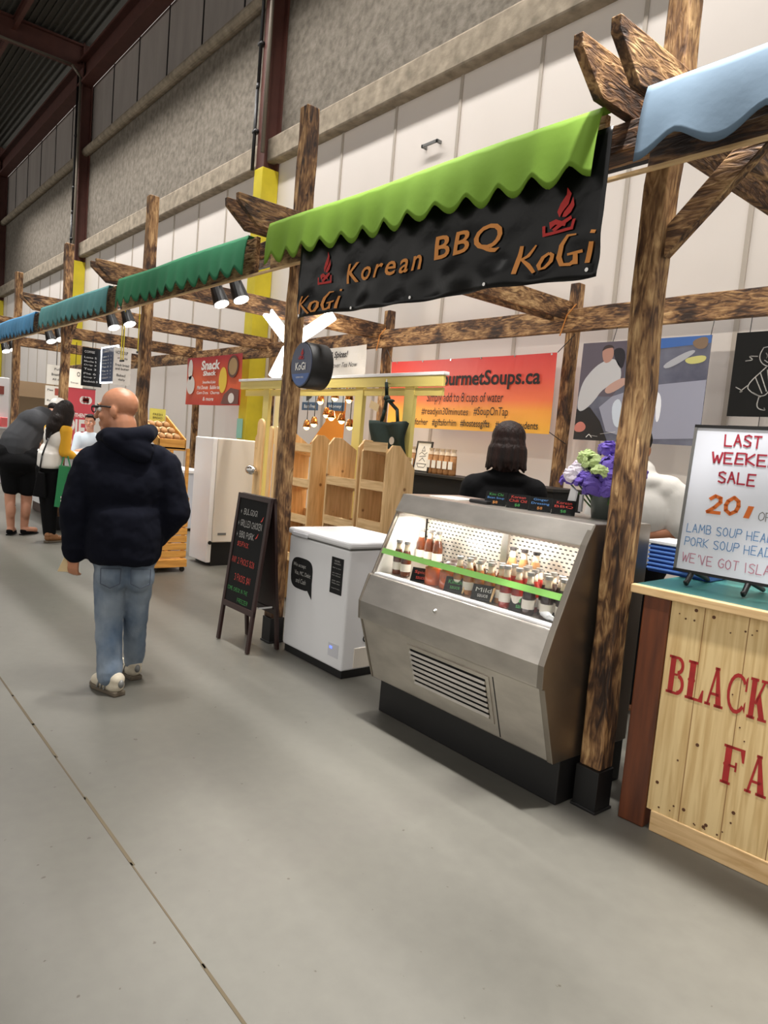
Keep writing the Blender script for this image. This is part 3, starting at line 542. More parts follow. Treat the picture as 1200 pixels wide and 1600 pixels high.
def card(x, y, z, w_, h, lines, label, t0, cat='price card', name='price_card', grp=None, peg=True, ang=0.45):
    t = thing(name, label, cat, (x, y, z), math.radians(t0), group=grp); R = M.Rotation(-ang, 3, 'X'); bm = box(B(), (-w_/2, 0, 0), (w_/2, 0.003, h)); bmesh.ops.transform(bm, matrix=R.to_4x4(), verts=bm.verts); obj('card', bm, 'board', t, world=False)
    up = R @ V((0, 0, 1))
    for k, (s, mm, zz, ww, hh) in enumerate(lines): write('lettering', s, R @ V((-ww/2, -0.001, zz)), (1, 0, 0), up, ww, hh, mm, t, world=False)
    bm = box(B(), (-w_*0.35, 0.0, 0), (w_*0.35, 0.03, 0.006)); obj('foot', bm, 'black', t, world=False)
    if peg: bm = cap(B(), R @ V((w_*0.40, -0.006, 0.0)), R @ V((w_*0.46, -0.006, h*0.8)), 0.004, 0.007, 8); obj('wooden_peg', bm, 'pine', t, world=False)
    return t
for i, (s, mm, x, y, lb) in enumerate(CARDS): card(x, y, 0.784, 0.11, 0.075, [(s, mm, 0.04, 0.075, 0.02), ('sauce', mm, 0.015, 0.05, 0.014)], lb, 25, grp='price cards inside the case', peg=i > 0)
TOPC = [('Kim Chi', 'Bean Soup', 'chalk_g', -2.33), ('Korean', 'Chili Oil', 'chalk_r', -2.205), ('Ginger', 'Dressing', 'chalk_b', -2.085), ('Korean', 'BBQ', 'chalk_r', -1.965)]
for i, (a, b2, mm, x) in enumerate(TOPC):
    card(x, 2.66+0.02*i, 1.207, 0.108, 0.075, [(a, mm, 0.052, 0.07, 0.014), (b2, 'chalk_b' if i in (0, 2) else mm, 0.032, 0.085, 0.014), ('$8', 'orange_ink' if i % 2 == 0 else 'chalk_g', 0.008, 0.025, 0.016)],
         ['black price card with green and blue writing, leftmost on the case top', 'black price card with red writing, second from left on the case top', 'black price card with blue writing, third from left on the case top', 'black price card with red writing nearest the flower bucket'][i], 28, grp='price cards on top of the case', peg=False)
t = thing('serving_tray', 'dark covered tray lying at the back left inside the case', 'tray', (-2.51, 2.615, 0.841)); t['_w'] = 0
obj('tray_base', lathe(B(), [(0.0001, 0), (0.075, 0), (0.085, 0.015), (0.0001, 0.015)], n=24), 'black', t, world=False); obj('tray_cover', ball(B(), (0, 0, 0.012), (0.08, 0.07, 0.055), 3), mat('smoked_lid', (58, 46, 40), 0.25), t, smooth=True, world=False)
solo('plastic_scoop', cap(cap(B(), (-1.76, 2.425, 0.80), (-1.715, 2.405, 0.80), 0.012, 0.008), (-1.80, 2.44, 0.806), (-1.77, 2.43, 0.80), 0.02, 0.016), 'white', 'small white plastic scoop on the case deck, front right corner', 'scoop', smooth=True)
solo('paper_sheet', box(B(), (-2.74, 2.60, 1.207), (-2.53, 2.78, 1.212)), 'paper', 'white paper sheets lying on the left of the case top', 'paper')
solo('card_reader', box(B(), (-2.47, 2.62, 1.207), (-2.35, 2.78, 1.225)), 'black', 'flat black card reader on the case top beside the papers', 'card reader', bev=0.006)
# flower bucket
fb = thing('flower_bucket', 'grey metal bucket holding the purple bouquet on the case top', 'bucket', (-1.84, 2.86, 1.207)); fb['_w'] = 0
obj('bucket_body', lathe(B(), [(0.0001, 0), (0.055, 0), (0.073, 0.13), (0.075, 0.135), (0.068, 0.13), (0.05, 0.01), (0.0001, 0.01)], n=28), mat('zinc', (96, 104, 100), 0.45, 0.6), fb, smooth=True, world=False)
obj('bucket_tag', box(B(), (-0.10, -0.06, 0.02), (-0.085, -0.045, 0.10)), 'white', fb, world=False)
bq = thing('flower_bouquet', 'bouquet of purple, lilac and pale green flowers in the grey bucket', 'bouquet', (-1.84, 2.86, 1.22)); bq['_w'] = 0
fm = [mat('purple_petal', (108, 84, 186), 0.7), mat('violet_petal', (92, 70, 160), 0.7), mat('lilac_petal', (206, 188, 214), 0.7), mat('green_petal', (176, 196, 130), 0.7), mat('white_petal', (226, 218, 230), 0.7)]
def bloom(c, r, n, seed, conef=0.6):
    q = random.Random(seed); bm = B()
    for k in range(n):
        a = q.uniform(0, 2*PI); e = q.uniform(-0.3, 1.4); d = V((math.cos(a)*math.cos(e), math.sin(a)*math.cos(e), math.sin(e))); rot = d.to_track_quat('Z', 'Y').to_matrix(); ball(bm, V(c)+d*r*0.6, (r*0.42, r*0.36, r*0.12), 1, rot @ M.Rotation(q.uniform(-.7, .7), 3, 'X'))
    return bm
q = random.Random(5); bl = [((-0.14, -0.02, 0.20), 0.05, 2), ((0.05, -0.06, 0.17), 0.055, 0), ((0.11, -0.03, 0.30), 0.035, 0), ((0.04, 0.03, 0.26), 0.05, 1), ((-0.09, 0.03, 0.22), 0.05, 3), ((-0.17, -0.05, 0.15), 0.05, 0), ((-0.12, -0.07, 0.17), 0.062, 4), ((-0.10, -0.03, 0.25), 0.05, 3), ((-0.05, -0.06, 0.235), 0.05, 3), ((0.0, -0.08, 0.13), 0.07, 1), ((0.07, -0.07, 0.12), 0.065, 1), ((0.12, -0.04, 0.15), 0.06, 0), ((0.02, -0.03, 0.22), 0.06, 0), ((0.09, 0.0, 0.25), 0.055, 0), ((-0.03, 0.02, 0.30), 0.05, 0), ((0.06, 0.02, 0.31), 0.04, 1), ((0.13, 0.02, 0.21), 0.05, 1), ((-0.06, -0.09, 0.15), 0.05, 0), ((0.02, -0.10, 0.19), 0.045, 3)]
for i, (c, r, k) in enumerate(bl):
    obj('bloom', bloom(c, r*1.25, 34, i), fm[k], bq, world=False); obj('stem', cyl(B(), (c[0]*0.15, c[1]*0.15, 0.0), V(c)-V((0, 0, r*0.3)), 0.004, n=6), mat('stem', (70, 104, 54), 0.7) if i == 0 else bpy.data.materials['stem'], bq, world=False)
bm = B(); bm2 = [(-0.13, -0.09, 0.12), (-0.15, -0.085, 0.03), (-0.12, -0.08, -0.012), (-0.10, -0.085, 0.10)]
prism(bm, bm2, (0.004, 0.006, 0)); obj('ribbon', bm, 'white', bq, world=False)

# ---------------------------------------------------------------- chest freezer
cf = thing('chest_freezer', 'white chest freezer with a black speech-bubble note beside the sandwich board', 'freezer', (-3.69, 2.82, 0))
obj('cabinet', box(B(), (-4.04, 2.57, 0.05), (-3.355, 3.09, 0.805)), 'white', cf, 0.012)
obj('base', box(B(), (-4.03, 2.585, 0), (-3.365, 3.08, 0.05)), 'black', cf)
obj('gasket', box(B(), (-4.03, 2.575, 0.803), (-3.36, 3.085, 0.816)), 'grey', cf); obj('lid', box(B(), (-4.045, 2.555, 0.815), (-3.345, 3.10, 0.858)), 'white', cf, 0.014)
obj('lid_handle', box(B(), (-3.98, 2.543, 0.812), (-3.80, 2.556, 0.838)), mat('pale_grey', (196, 196, 200), 0.5), cf, 0.004)
bm = B(); cx, cz = -3.865, 0.565; pts = []
for k in range(40):
    a = 2*PI*k/40; c_, s_ = math.cos(a), math.sin(a); pts.append((cx+0.128*math.copysign(abs(c_)**0.55, c_), 2.5685, cz+0.105*math.copysign(abs(s_)**0.6, s_)))
pts = [p for p in pts if not (p[0] > cx+0.09 and p[2] < cz-0.06)] ; k0 = min(range(len(pts)), key=lambda i: (pts[i][0]-(cx+0.09))**2+(pts[i][2]-(cz-0.08))**2)
prism(bm, pts, (0, 0.0015, 0)); prism(bm, [(cx+0.05, 2.568, cz-0.07), (cx+0.125, 2.568, cz-0.02), (cx+0.135, 2.568, cz-0.145)], (0, 0.0015, 0))
bub = obj('speech_bubble_note', bm, 'matt_black', cf)
for k, s in enumerate(('We accept', 'Visa, MC, Debit', 'and Cash')): write('lettering', s, (cx-0.10+0.02*k, 2.568, cz+0.035-0.05*k), X, Z, (0.15, 0.19, 0.12)[k], 0.032, 'chalk', bub, shear=0.1)
mb = obj('menu_sheet', box(B(), (-3.535, 2.5675, 0.515), (-3.41, 2.5695, 0.742)), 'matt_black', cf)
write('lettering', 'HOURS', (-3.50, 2.5675, 0.715), X, Z, 0.055, 0.012, 'chalk', mb); write('lettering', 'INGREDIENTS', (-3.505, 2.5675, 0.70), X, Z, 0.07, 0.008, 'chalk', mb)
for k in range(6): write('lettering', ('Beef, soy sauce', 'pear, sesame oil', 'Pork, chili paste', 'ginger, garlic', 'Chicken, onion', 'keep frozen')[k], (-3.515, 2.5675, 0.672-0.024*k-(0.008 if k % 2 else 0)), X, Z, 0.085, 0.009, 'chalk', mb)
bm = B(); box(bm, (-3.485, 2.566, 0.17), (-3.46, 2.570, 0.184)); obj('control_light', bm, mat('blue_led', (70, 90, 255), 0.4, emit=4.0), cf)
obj('control_panel', box(B(), (-3.50, 2.567, 0.12), (-3.395, 2.570, 0.205)), mat('panel_grey', (206, 206, 212), 0.4), cf)
write('lettering', 'Cool', (-3.353, 2.72, 0.22), (0, 1, 0), Z, 0.13, 0.05, 'ink', cf, bold=0.02); obj('vent_cover', box(B(), (-3.357, 2.66, 0.06), (-3.350, 2.95, 0.19)), 'off', cf, 0.004)

# ---------------------------------------------------------------- sandwich board
sb = thing('sandwich_board', 'dark wooden sandwich board with handwritten chalk menu in front of the chest freezer', 'sandwich board', (-4.24, 2.41, 0), math.radians(1.5))
zt = 1.045
for e, nm in ((-1, 'front_leaf'), (1, 'rear_leaf')):
    ang = math.atan2(0.105, zt)*e; R = M.Rotation(ang, 4, 'X'); tr = M.Translation((0, e*0.012, zt)) @ R @ M.Translation((0, 0, -zt))
    bm = B(); box(bm, (-0.215, -0.011, 0), (-0.185, 0.011, zt)); box(bm, (0.185, -0.011, 0), (0.215, 0.011, zt)); box(bm, (-0.215, -0.0112, zt-0.035), (0.215, 0.0112, zt)); box(bm, (-0.215, -0.0112, 0.245), (0.215, 0.0112, 0.285)); bmesh.ops.transform(bm, matrix=tr, verts=bm.verts)
    fr_ = obj(nm, bm, 'dkwood', sb, 0.003, world=False)
    bm = B(); box(bm, (-0.19, -0.004, 0.27), (0.19, 0.004, zt-0.02)); bmesh.ops.transform(bm, matrix=tr, verts=bm.verts); pnl = obj('chalk_panel', bm, 'board' if e < 0 else 'dkwood', fr_, world=False)
    if e < 0:
        up = (tr.to_3x3() @ V((0, 0, 1)))
        def on(x, z): return tr @ V((x, -0.0055, z))
        for s, x, z, w_, h, mm, th in (('+ BULGOGI', -0.15, 0.90, 0.22, 0.045, 'chalk', .10), ('+ GRILLED CHICKEN', -0.16, 0.815, 0.31, 0.05, 'chalk', .10), ('+ BBQ PORK', -0.16, 0.735, 0.23, 0.05, 'chalk', .10), ('$15/PACK', -0.13, 0.675, 0.15, 0.04, 'chalk_r', .10), ('ANY 2 PACKS $28', -0.17, 0.555, 0.30, 0.05, 'chalk_r', .09), ('3 PACKS $41', -0.10, 0.435, 0.21, 0.055, 'chalk_r', .09), ('COME CHECK IN THE', -0.17, 0.365, 0.27, 0.03, 'chalk_g', .09), ('FREEZER', -0.02, 0.30, 0.14, 0.03, 'chalk_g', .09)):
            scrawl('lettering', s, on(x, z), (1, 0, 0), up, w_, h, mm, fr_, th, world=False, seed=len(s), lift=0.0012)
        for x, z in ((0.125, 0.875), (0.09, 0.755)):
            obj('chili_doodle', fit(brush([(0, 0), (.5, .3), (1, 1.2)], [.15, .35, .08]), on(x, z), (1, 0, 0), up, 0.03, 0.04, 0.0012), 'chalk_r', fr_, world=False)
bm = B(); box(bm, (0.196, -0.055, 0.30), (0.200, 0.055, 0.312)); obj('stay', bm, 'chrome', sb, world=False)

# ---------------------------------------------------------------- pine counter of the right stall
a4 = math.radians(4.0); ct = thing('market_counter', 'pine-fronted counter with red serif lettering and a teal top at right', 'counter', (-1.36, 2.66, 0), a4)
L = 2.3
obj('front_panel', box(B(), (0.0, 0.0, 0.085), (L, 0.03, 0.945)), 'counter_pine', ct, world=False)
bm = B()
for k in range(1, 16): x = 0.16*k-0.03; box(bm, (x-0.0015, -0.0008, 0.085), (x+0.0015, 0.001, 0.945))
obj('board_joints', bm, mat('joint_brown', (150, 112, 70), 0.8), ct, world=False)  # thin darker brown lines between the boards
bm = B(); q = random.Random(11)
for k in range(46): x, z = q.uniform(0.02, 0.7), q.choice((q.uniform(.1, .18), q.uniform(.87, .93), q.uniform(.1, .93))); cyl(bm, (x, -0.0012, z), (x, 0.001, z), q.choice((0.003, 0.003, 0.004, 0.007)), n=8)
obj('knots', bm, mat('knot', (92, 56, 30), 0.7), ct, world=False)
obj('bottom_rail', box(B(), (0.02, -0.005, 0.0), (L, 0.03, 0.085)), 'pine_h', ct, 0.004, world=False)
obj('corner_post', box(B(), (-0.112, -0.012, 0), (-0.002, 0.08, 0.945)), 'redwood', ct, 0.006, world=False)
obj('worktop', box(B(), (-0.165, 0.015, 0.945), (L, 0.65, 0.979)), mat('teal_laminate', (62, 118, 112), 0.35), ct, world=False)
obj('top_edging', box(B(), (-0.17, -0.02, 0.945), (L, 0.015, 0.98)), 'pine_h', ct, 0.004, world=False)
obj('side_panel', box(B(), (-0.10, 0.08, 0.0), (-0.07, 0.64, 0.945)), 'dkwood', ct, world=False)
def slab(ch):
    """slab-serif poster capitals, unit height"""
    b = B()
    def P(*p): b.faces.new([b.verts.new((x, y, 0)) for x, y in p])
    def R(x0, y0, x1, y1): P((x0, y0), (x1, y0), (x1, y1), (x0, y1))
    def arc(cx, cy, ro, ri, a0, a1, sx=1.0, n=14, so=1.0):
        for i in range(n):
            t0, t1 = math.radians(a0+(a1-a0)*i/n), math.radians(a0+(a1-a0)*(i+1)/n)
            P((cx+ri*sx*math.cos(t0), cy+ri*1.12*math.sin(t0)), (cx+ro*sx*math.cos(t0), cy+ro*math.sin(t0)), (cx+ro*sx*math.cos(t1), cy+ro*math.sin(t1)), (cx+ri*sx*math.cos(t1), cy+ri*1.12*math.sin(t1)))
    sf = 0.07
    def stem(x, w_=0.2, y0=0, y1=1, nub=True):
        R(x, y0, x+w_, y1)
        for y in ((y0, y0+sf), (y1-sf, y1)): R(x-0.06, y[0], x+w_+0.06, y[1])
        if nub: P((x-0.03, (y0+y1)/2), (x, (y0+y1)/2-0.05), (x, (y0+y1)/2+0.05)); P((x+w_+0.03, (y0+y1)/2), (x+w_, (y0+y1)/2+0.05), (x+w_, (y0+y1)/2-0.05))
    if ch == 'B': stem(0.06, nub=False); R(.2, .93, .36, 1); R(.2, .49, .38, .55); R(.2, 0, .4, .07); arc(.36, .765, .235, .12, -90, 90, .95); arc(.40, .275, .275, .15, -90, 90, .92)
    if ch == 'L': stem(0.06); R(.2, 0, .6, .07); P((.46, .07), (.6, .07), (.6, .32), (.55, .32))
    if ch == 'A': P((.06, 0), (.14, 0), (.34, .85), (.30, 1)); P((.42, 0), (.64, 0), (.40, 1), (.30, 1)); R(.0, 0, .22, sf); R(.36, 0, .70, sf); R(.18, .28, .5, .35); R(.26, .93, .44, 1)
    if ch == 'C': arc(.36, .5, .5, .36, 38, 322, .66); P((.60, .60), (.66, .60), (.66, .98), (.60, .90)); P((.60, .16), (.66, .06), (.66, .36), (.62, .30))
    if ch == 'K': stem(0.06, nub=False); P((.24, .40), (.32, .36), (.60, .95), (.52, .95)); P((.30, .52), (.44, .66), (.70, .05), (.48, .05)); R(.44, 0, .78, sf); R(.42, .93, .70, 1)
    if ch == 'F': stem(0.06); R(.2, .93, .66, 1); P((.52, .93), (.66, .93), (.66, .66), (.60, .66)); R(.2, .47, .44, .53); R(.40, .38, .46, .62)
    if ch == 'R': stem(0.06, nub=False); R(.2, .93, .38, 1); R(.2, .47, .38, .53); arc(.38, .735, .265, .14, -90, 90, .9); P((.36, .5), (.52, .5), (.68, .05), (.48, .05)); R(.46, 0, .76, sf)
    if ch == 'M': stem(0.06, .10); stem(.62, .2); P((.06, 1), (.22, 1), (.44, .2), (.38, .05)); P((.38, .05), (.44, .05), (.70, 1), (.62, 1))
    return b
T['sign_red'] = mat('stencil_red', (166, 36, 34), 0.6, var=0.15, vscale=20)
def slabword(s, x, z, h, w_, gap):
    for ch in s: obj('lettering', fit(slab(ch), (x, 0, z), X, Z, w_, h, 0.0016), 'sign_red', ct, world=False); x += w_+gap
slabword('BLACK', 0.018, 0.578, 0.152, 0.068, 0.008); slabword('FARM', 0.262, 0.305, 0.15, 0.075, 0.012)
# whiteboard on small easel
wbd = thing('whiteboard', 'whiteboard with handwritten sale notice propped on the teal counter top', 'whiteboard', (-1.2, 2.90, 0.98), math.radians(5))
WX = -0.285
R = M.Rotation(-0.07, 4, 'X'); 
def wbp(o_bm): bmesh.ops.transform(o_bm, matrix=M.Translation((0, 0, 0.065)) @ R, verts=o_bm.verts); return o_bm
obj('white_panel', wbp(box(B(), (WX+0.01, 0, 0.0), (0.66, 0.012, 0.60))), mat('gloss_white', (226, 230, 240), 0.15, coat=0.3), wbd, world=False)
for za in (-0.012, 0.6): obj('black_edge', wbp(box(B(), (WX, -0.004, za), (0.67, 0.016, za+0.012))), 'black', wbd, world=False)
for xa in (WX, 0.658): obj('aluminium_edge', wbp(box(B(), (xa, -0.004, 0.0), (xa+0.012, 0.016, 0.60))), 'grey', wbd, world=False)
for x in (WX+0.075, WX+0.30, 0.55):
    bm = B(); cap(bm, (x, 0.01, 0.055), (x, -0.035, 0.012), 0.012, 0.010); cap(bm, (x, -0.035, 0.012), (x, -0.05, 0.02), 0.010, 0.007); cap(bm, (x, 0.02, 0.06), (x, 0.20, 0.012), 0.010, 0.010); obj('easel_foot', bm, 'black', wbd, smooth=True, world=False)
upw = R.to_3x3() @ V((0, 0, 1)); T['mk_b'] = mat('blue_marker', (98, 146, 196), 0.6); T['mk_p'] = mat('pink_marker', (196, 130, 150), 0.6); T['mk_o'] = mat('orange_marker', (222, 112, 40), 0.6); T['mk_r'] = mat('red_marker', (170, 40, 60), 0.6)
for s, x, z, w_, h, mm, th in (('LAST', 0.135, 0.525, 0.145, 0.055, 'mk_r', .16), ('WEEKEND', 0.095, 0.452, 0.30, 0.055, 'mk_r', .16), ('SALE', 0.135, 0.372, 0.145, 0.055, 'mk_r', .16), ('20', 0.105, 0.245, 0.135, 0.085, 'mk_o', .2), ('/', 0.255, 0.245, 0.035, 0.05, 'mk_o', .15), ('OFF', 0.31, 0.238, 0.08, 0.04, 'grey', .08), ('LAMB SOUP HEADS', 0.04, 0.157, 0.36, 0.042, 'mk_b', .1), ('PORK SOUP HEADS', 0.04, 0.100, 0.36, 0.042, 'mk_b', .1), ("WE'VE GOT ISLAND", 0.04, 0.028, 0.40, 0.045, 'mk_p', .1)):
    P = M.Translation((0, 0, 0.065)) @ R @ V((WX+x-0.01, -0.001, z)); scrawl('lettering', s, P, X, upw, w_, h, mm, wbd, th, world=False, seed=len(s)+3, lift=0.001, jit=0.07)
# ribbed blue crate on the counter, behind the post
bc = thing('plastic_crate', 'blue ribbed plastic crate with pale rim on the counter behind the post', 'crate', (-1.56, 3.12, 0.98), a4)
obj('crate_body', box(B(), (-0.15, -0.05, 0), (0.14, 0.15, 0.13)), mat('blue_plastic', (44, 84, 170), 0.25), bc, 0.006, world=False)
bm = B()
for k in range(6): box(bm, (-0.152, -0.056, 0.012+0.02*k), (0.142, -0.05, 0.022+0.02*k))
obj('ribs', bm, mat('light_blue_plastic', (92, 132, 206), 0.25), bc, 0.002, world=False); obj('rim', box(B(), (-0.158, -0.058, 0.13), (0.148, 0.158, 0.148)), 'white', bc, 0.004, world=False)
# ---------------------------------------------------------------- soup stall behind the case
def gradient(name, stops, axis='Z', z0=0, z1=1):
    m = bpy.data.materials.new(name); m.use_nodes = True; nt = m.node_tree; N = nt.nodes; L = nt.links; tc = N.new('ShaderNodeTexCoord'); sp = N.new('ShaderNodeSeparateXYZ'); L.new(tc.outputs['Object'], sp.inputs[0])
    mr = N.new('ShaderNodeMapRange'); mr.inputs[1].default_value = z0; mr.inputs[2].default_value = z1; L.new(sp.outputs[axis], mr.inputs[0]); r = N.new('ShaderNodeValToRGB'); L.new(mr.outputs[0], r.inputs[0])
    e = r.color_ramp.elements; e[0].position, e[0].color = stops[0][0], (*lin(*stops[0][1]), 1); e[1].position, e[1].color = stops[-1][0], (*lin(*stops[-1][1]), 1)
    for p, c in stops[1:-1]: a = e.new(p); a.color = (*lin(*c), 1)
    L.new(r.outputs[0], N['Principled BSDF'].inputs['Base Color']); N['Principled BSDF'].inputs['Roughness'].default_value = 0.5; return m
def sheet(bm, x0, x1, z0, z1, y, t=0.003, sag=0.0, n=24):
    g = []
    for i in range(n+1):
        u = i/n; x = x0+(x1-x0)*u; s = sag*math.sin(u*PI)
        g.append([bm.verts.new((x, y+0.006*math.sin(u*13+j)*(1 if sag else 0), (z0-s*0.4)+(z1-z0)*j/4)) for j in range(5)])
    for a, b in zip(g, g[1:]):
        for j in range(4): bm.faces.new((a[j], b[j], b[j+1], a[j+1]))
    return bm
sp = thing('soup_banner', 'red, orange and yellow banner advertising soups, hung under the back beam', 'banner', (-5.4, 5.45, 1.7))
o = obj('banner_sheet', sheet(B(), -6.6, -4.19, 1.70, 2.463, 5.45, sag=0.01), gradient('sunset_print', [(0.0, (238, 176, 62)), (0.28, (240, 158, 62)), (0.42, (236, 116, 70)), (0.7, (224, 84, 68)), (1.0, (208, 58, 56))], z0=0.0, z1=0.76), sp)
sl = o.modifiers.new('t', 'SOLIDIFY'); sl.thickness = 0.002
for s, x, z, w_, h, b2 in (('Edie4GourmetSoups.ca', -6.32, 2.125, 1.97, 0.20, .022), ('Simply add to 8 cups of water', -5.92, 1.965, 1.13, 0.13, 0), ('#readyin30minutes', -5.99, 1.83, 0.73, 0.10, 0), ('#SoupOnTap', -5.18, 1.835, 0.47, 0.11, 0), ('#giftsforher', -6.27, 1.71, 0.40, 0.095, .005), ('#giftsforhim', -5.80, 1.712, 0.38, 0.095, .005), ('#hostessgifts', -5.36, 1.715, 0.42, 0.095, .012), ('#giftsforstudents', -4.86, 1.715, 0.54, 0.095, .012)):
    write('lettering', s, (x, 5.44, z), X, Z, w_, h, 'ink', sp, bold=b2)
for pq in (((-4.19, 5.45, 2.463), (-4.05, 5.50, 2.63)), ((-6.6, 5.45, 2.463), (-6.78, 5.50, 2.63)), ((-4.19, 5.45, 1.72), (-4.06, 5.55, 1.62))): obj('tie_cord', tube(B(), pq, 0.004), 'black', sp)
for i in range(6): obj('grommet', cyl(B(), (-6.5+0.45*i, 5.443, 2.45), (-6.5+0.45*i, 5.447, 2.45), 0.010), 'chrome', sp)
# back counter
bk = thing('back_counter', 'long black back counter behind the deli case against the wall', 'counter', (-5.0, 5.05, 0))
obj('counter_body', box(B(), (-6.4, 4.95, 0), (-3.7, 5.38, 1.19)), 'matt_black', bk); obj('counter_top', box(B(), (-6.42, 4.92, 1.19), (-3.68, 5.4, 1.215)), 'black', bk)
def soup_tube(label):
    t = thing('soup_packet', label, 'soup packet', (0, 0, -5), group='tall soup packets on the back counter'); t['_w'] = 0
    obj('filling', lathe(B(), [(0.0001, 0), (0.036, 0), (0.038, 0.02), (0.036, 0.12), (0.034, 0.2), (0.0001, 0.21)], n=12), mat('dry_soup', (196, 140, 84), 0.6, rgb2=(122, 84, 48), vscale=6, stretch=(1, 1, 4)), t, smooth=True, world=False)
    obj('wrapper', lathe(B(), [(0.037, 0.2), (0.022, 0.235), (0.03, 0.265)], n=12), mat('cellophane', (216, 196, 170), 0.3), t, world=False)
    obj('label', box(B(), (-0.028, -0.042, 0.06), (0.028, -0.036, 0.14)), 'paper', t, world=False); return t
ta = soup_tube('tall wrapped soup packet left of the framed picture on the back counter')
place(ta, [(-5.86+0.095*k, 5.10, 1.215) for k in range(3)])
for k in range(5): dup(ta, (-5.40+0.082*k, 5.10, 1.215), 'tall wrapped soup packet right of the framed picture on the back counter')
fpic = thing('framed_drawing', 'black framed line drawing standing among the soup packets', 'picture frame', (-5.46-0.06, 5.06, 1.215), math.radians(-4)); R = M.Rotation(-0.12, 4, 'X')
def tl(bm): bmesh.ops.transform(bm, matrix=R, verts=bm.verts); return bm
bm = B(); box(bm, (-0.13, 0, 0), (-0.112, 0.015, 0.33)); box(bm, (0.112, 0, 0), (0.13, 0.015, 0.33)); box(bm, (-0.13, 0, 0), (0.13, 0.015, 0.018)); box(bm, (-0.13, 0, 0.312), (0.13, 0.015, 0.33)); obj('frame', tl(bm), 'black', fpic, world=False)
obj('print', tl(box(B(), (-0.112, 0.006, 0.018), (0.112, 0.012, 0.312))), 'paper', fpic, world=False)
bm = ribbons(B(), [[(.2, .2), (.8, .2), (.7, .05), (.3, .05), (.2, .2)], [(.3, .3), (.5, .45), (.7, .3)], [(.5, .95), (.4, .75), (.6, .75), (.5, .95)], [(.25, .6), (.4, .7), (.6, .6), (.75, .7)], [(.3, .5), (.7, .55)]], 0.025)
obj('line_drawing', fit(bm, R @ V((-0.08, 0.0055, 0.05)), X, R.to_3x3() @ V((0, 0, 1)), 0.16, 0.23, 0.001), 'ink', fpic, world=False)

# chef poster, drawn chalkboard ------------------------------------
cp = thing('photo_poster', 'large photo print of a cook in white, hung right of the soup banner', 'poster', (-3.3, 5.45, 1.66))
px0, px1, pz0, pz1 = -3.91, -2.735, 1.665, 2.53
obj('print', box(B(), (px0, 5.45, pz0), (px1, 5.456, pz1)), mat('poster_grey', (116, 118, 134), 0.22, rgb2=(78, 80, 98), vscale=3), cp)
def poly(name, pts, m, k=1):
    for _ in range(2): pts = [q_ for a, b2 in zip(pts, pts[1:]+pts[:1]) for q_ in ((a[0]*.75+b2[0]*.25, a[1]*.75+b2[1]*.25), (a[0]*.25+b2[0]*.75, a[1]*.25+b2[1]*.75))] if k > 1 else pts+[]
    pts = pts if k > 1 else pts
    bm = B(); bm.faces.new([bm.verts.new((px0+(px1-px0)*u, 5.4485-0.0006*k, pz1-(pz1-pz0)*v)) for u, v in pts]); return obj(name, bm, m, cp)
def pm(n, c): return mat(n, c, 0.25)
poly('print_area', [(0, 0), (.38, 0), (.38, .4), (.3, .55), (0, .55)], pm('pr_kitchen', (92, 84, 96)), 1); poly('print_area', [(.62, 0), (1, 0), (1, .07), (.6, .10)], pm('pr_blue', (66, 104, 170)), 1); poly('print_area', [(0, .68), (.12, .66), (.22, .80), (.3, 1), (0, 1)], pm('pr_dark', (30, 28, 32)), 1)
poly('print_area', [(.30, .55), (.55, .45), (1, .4), (1, .93), (.5, .97), (.28, .9), (.2, .66)], pm('pr_sheen', (150, 152, 170)), 1)
poly('print_area', [(0.02, .42), (.10, .28), (.18, .2), (.30, .16), (.36, .3), (.35, .42), (.22, .46), (.14, .62), (.04, .72), (0, .66)], pm('pr_coat', (190, 190, 194)), 2)
poly('print_area', [(.17, .10), (.20, .045), (.26, .05), (.28, .12), (.26, .2), (.2, .22)], pm('pr_face', (176, 132, 118)), 3); poly('print_area', [(.17, .10), (.19, .035), (.25, .03), (.28, .07), (.25, .06), (.20, .07)], pm('pr_hair', (60, 48, 48)), 4)
poly('print_area', [(.22, .47), (.36, .36), (.42, .38), (.40, .44), (.26, .54)], pm('pr_arm', (186, 150, 138)), 3); poly('print_area', [(.26, .08), (.34, .06), (.38, .14), (.36, .3), (.30, .2)], pm('pr_black', (36, 32, 40)), 2)
poly('print_area', [(.56, .82), (.58, .58), (.64, .48), (.70, .55), (.70, .78), (.67, .80), (.66, .62), (.62, .66), (.60, .82)], pm('pr_flare', (236, 238, 246)), 3); poly('print_area', [(.30, .62), (.38, .55), (.42, .85), (.34, .86)], pm('pr_apron', (200, 210, 224)), 3)
poly('print_area', [(.82, .20), (.98, .17), (.98, .24), (.86, .26)], pm('pr_noodle', (196, 192, 120)), 3); poly('print_area', [(.66, .26), (.86, .12), (.92, .14), (.72, .30)], pm('pr_utensil', (170, 172, 180)), 2); poly('print_area', [(.86, .04), (.98, .0), (.98, .12), (.90, .12)], pm('pr_plate', (126, 104, 84)), 3)
poly('print_area', [(0.0, .84), (.06, .80), (.11, .86), (.08, .92), (.0, .92)], pm('pr_hand', (196, 120, 108)), 3)
obj('print_lines', fit(ribbons(B(), [[(.0, .0), (.1, .5), (.2, 0)], [(.15, .3), (.4, .2)], [(.5, .6), (1, 1)]], .03), (-3.78, 5.447, 1.69), X, Z, .3, .06, .001), 'wink', cp)
for pq in (((px1-0.01, 5.45, pz1), (px1-0.02, 5.5, 2.68)), ((px0+0.3, 5.45, pz1), (px0+0.3, 5.5, 2.68))): obj('hanging_wire', tube(B(), pq, 0.003), 'black', cp)
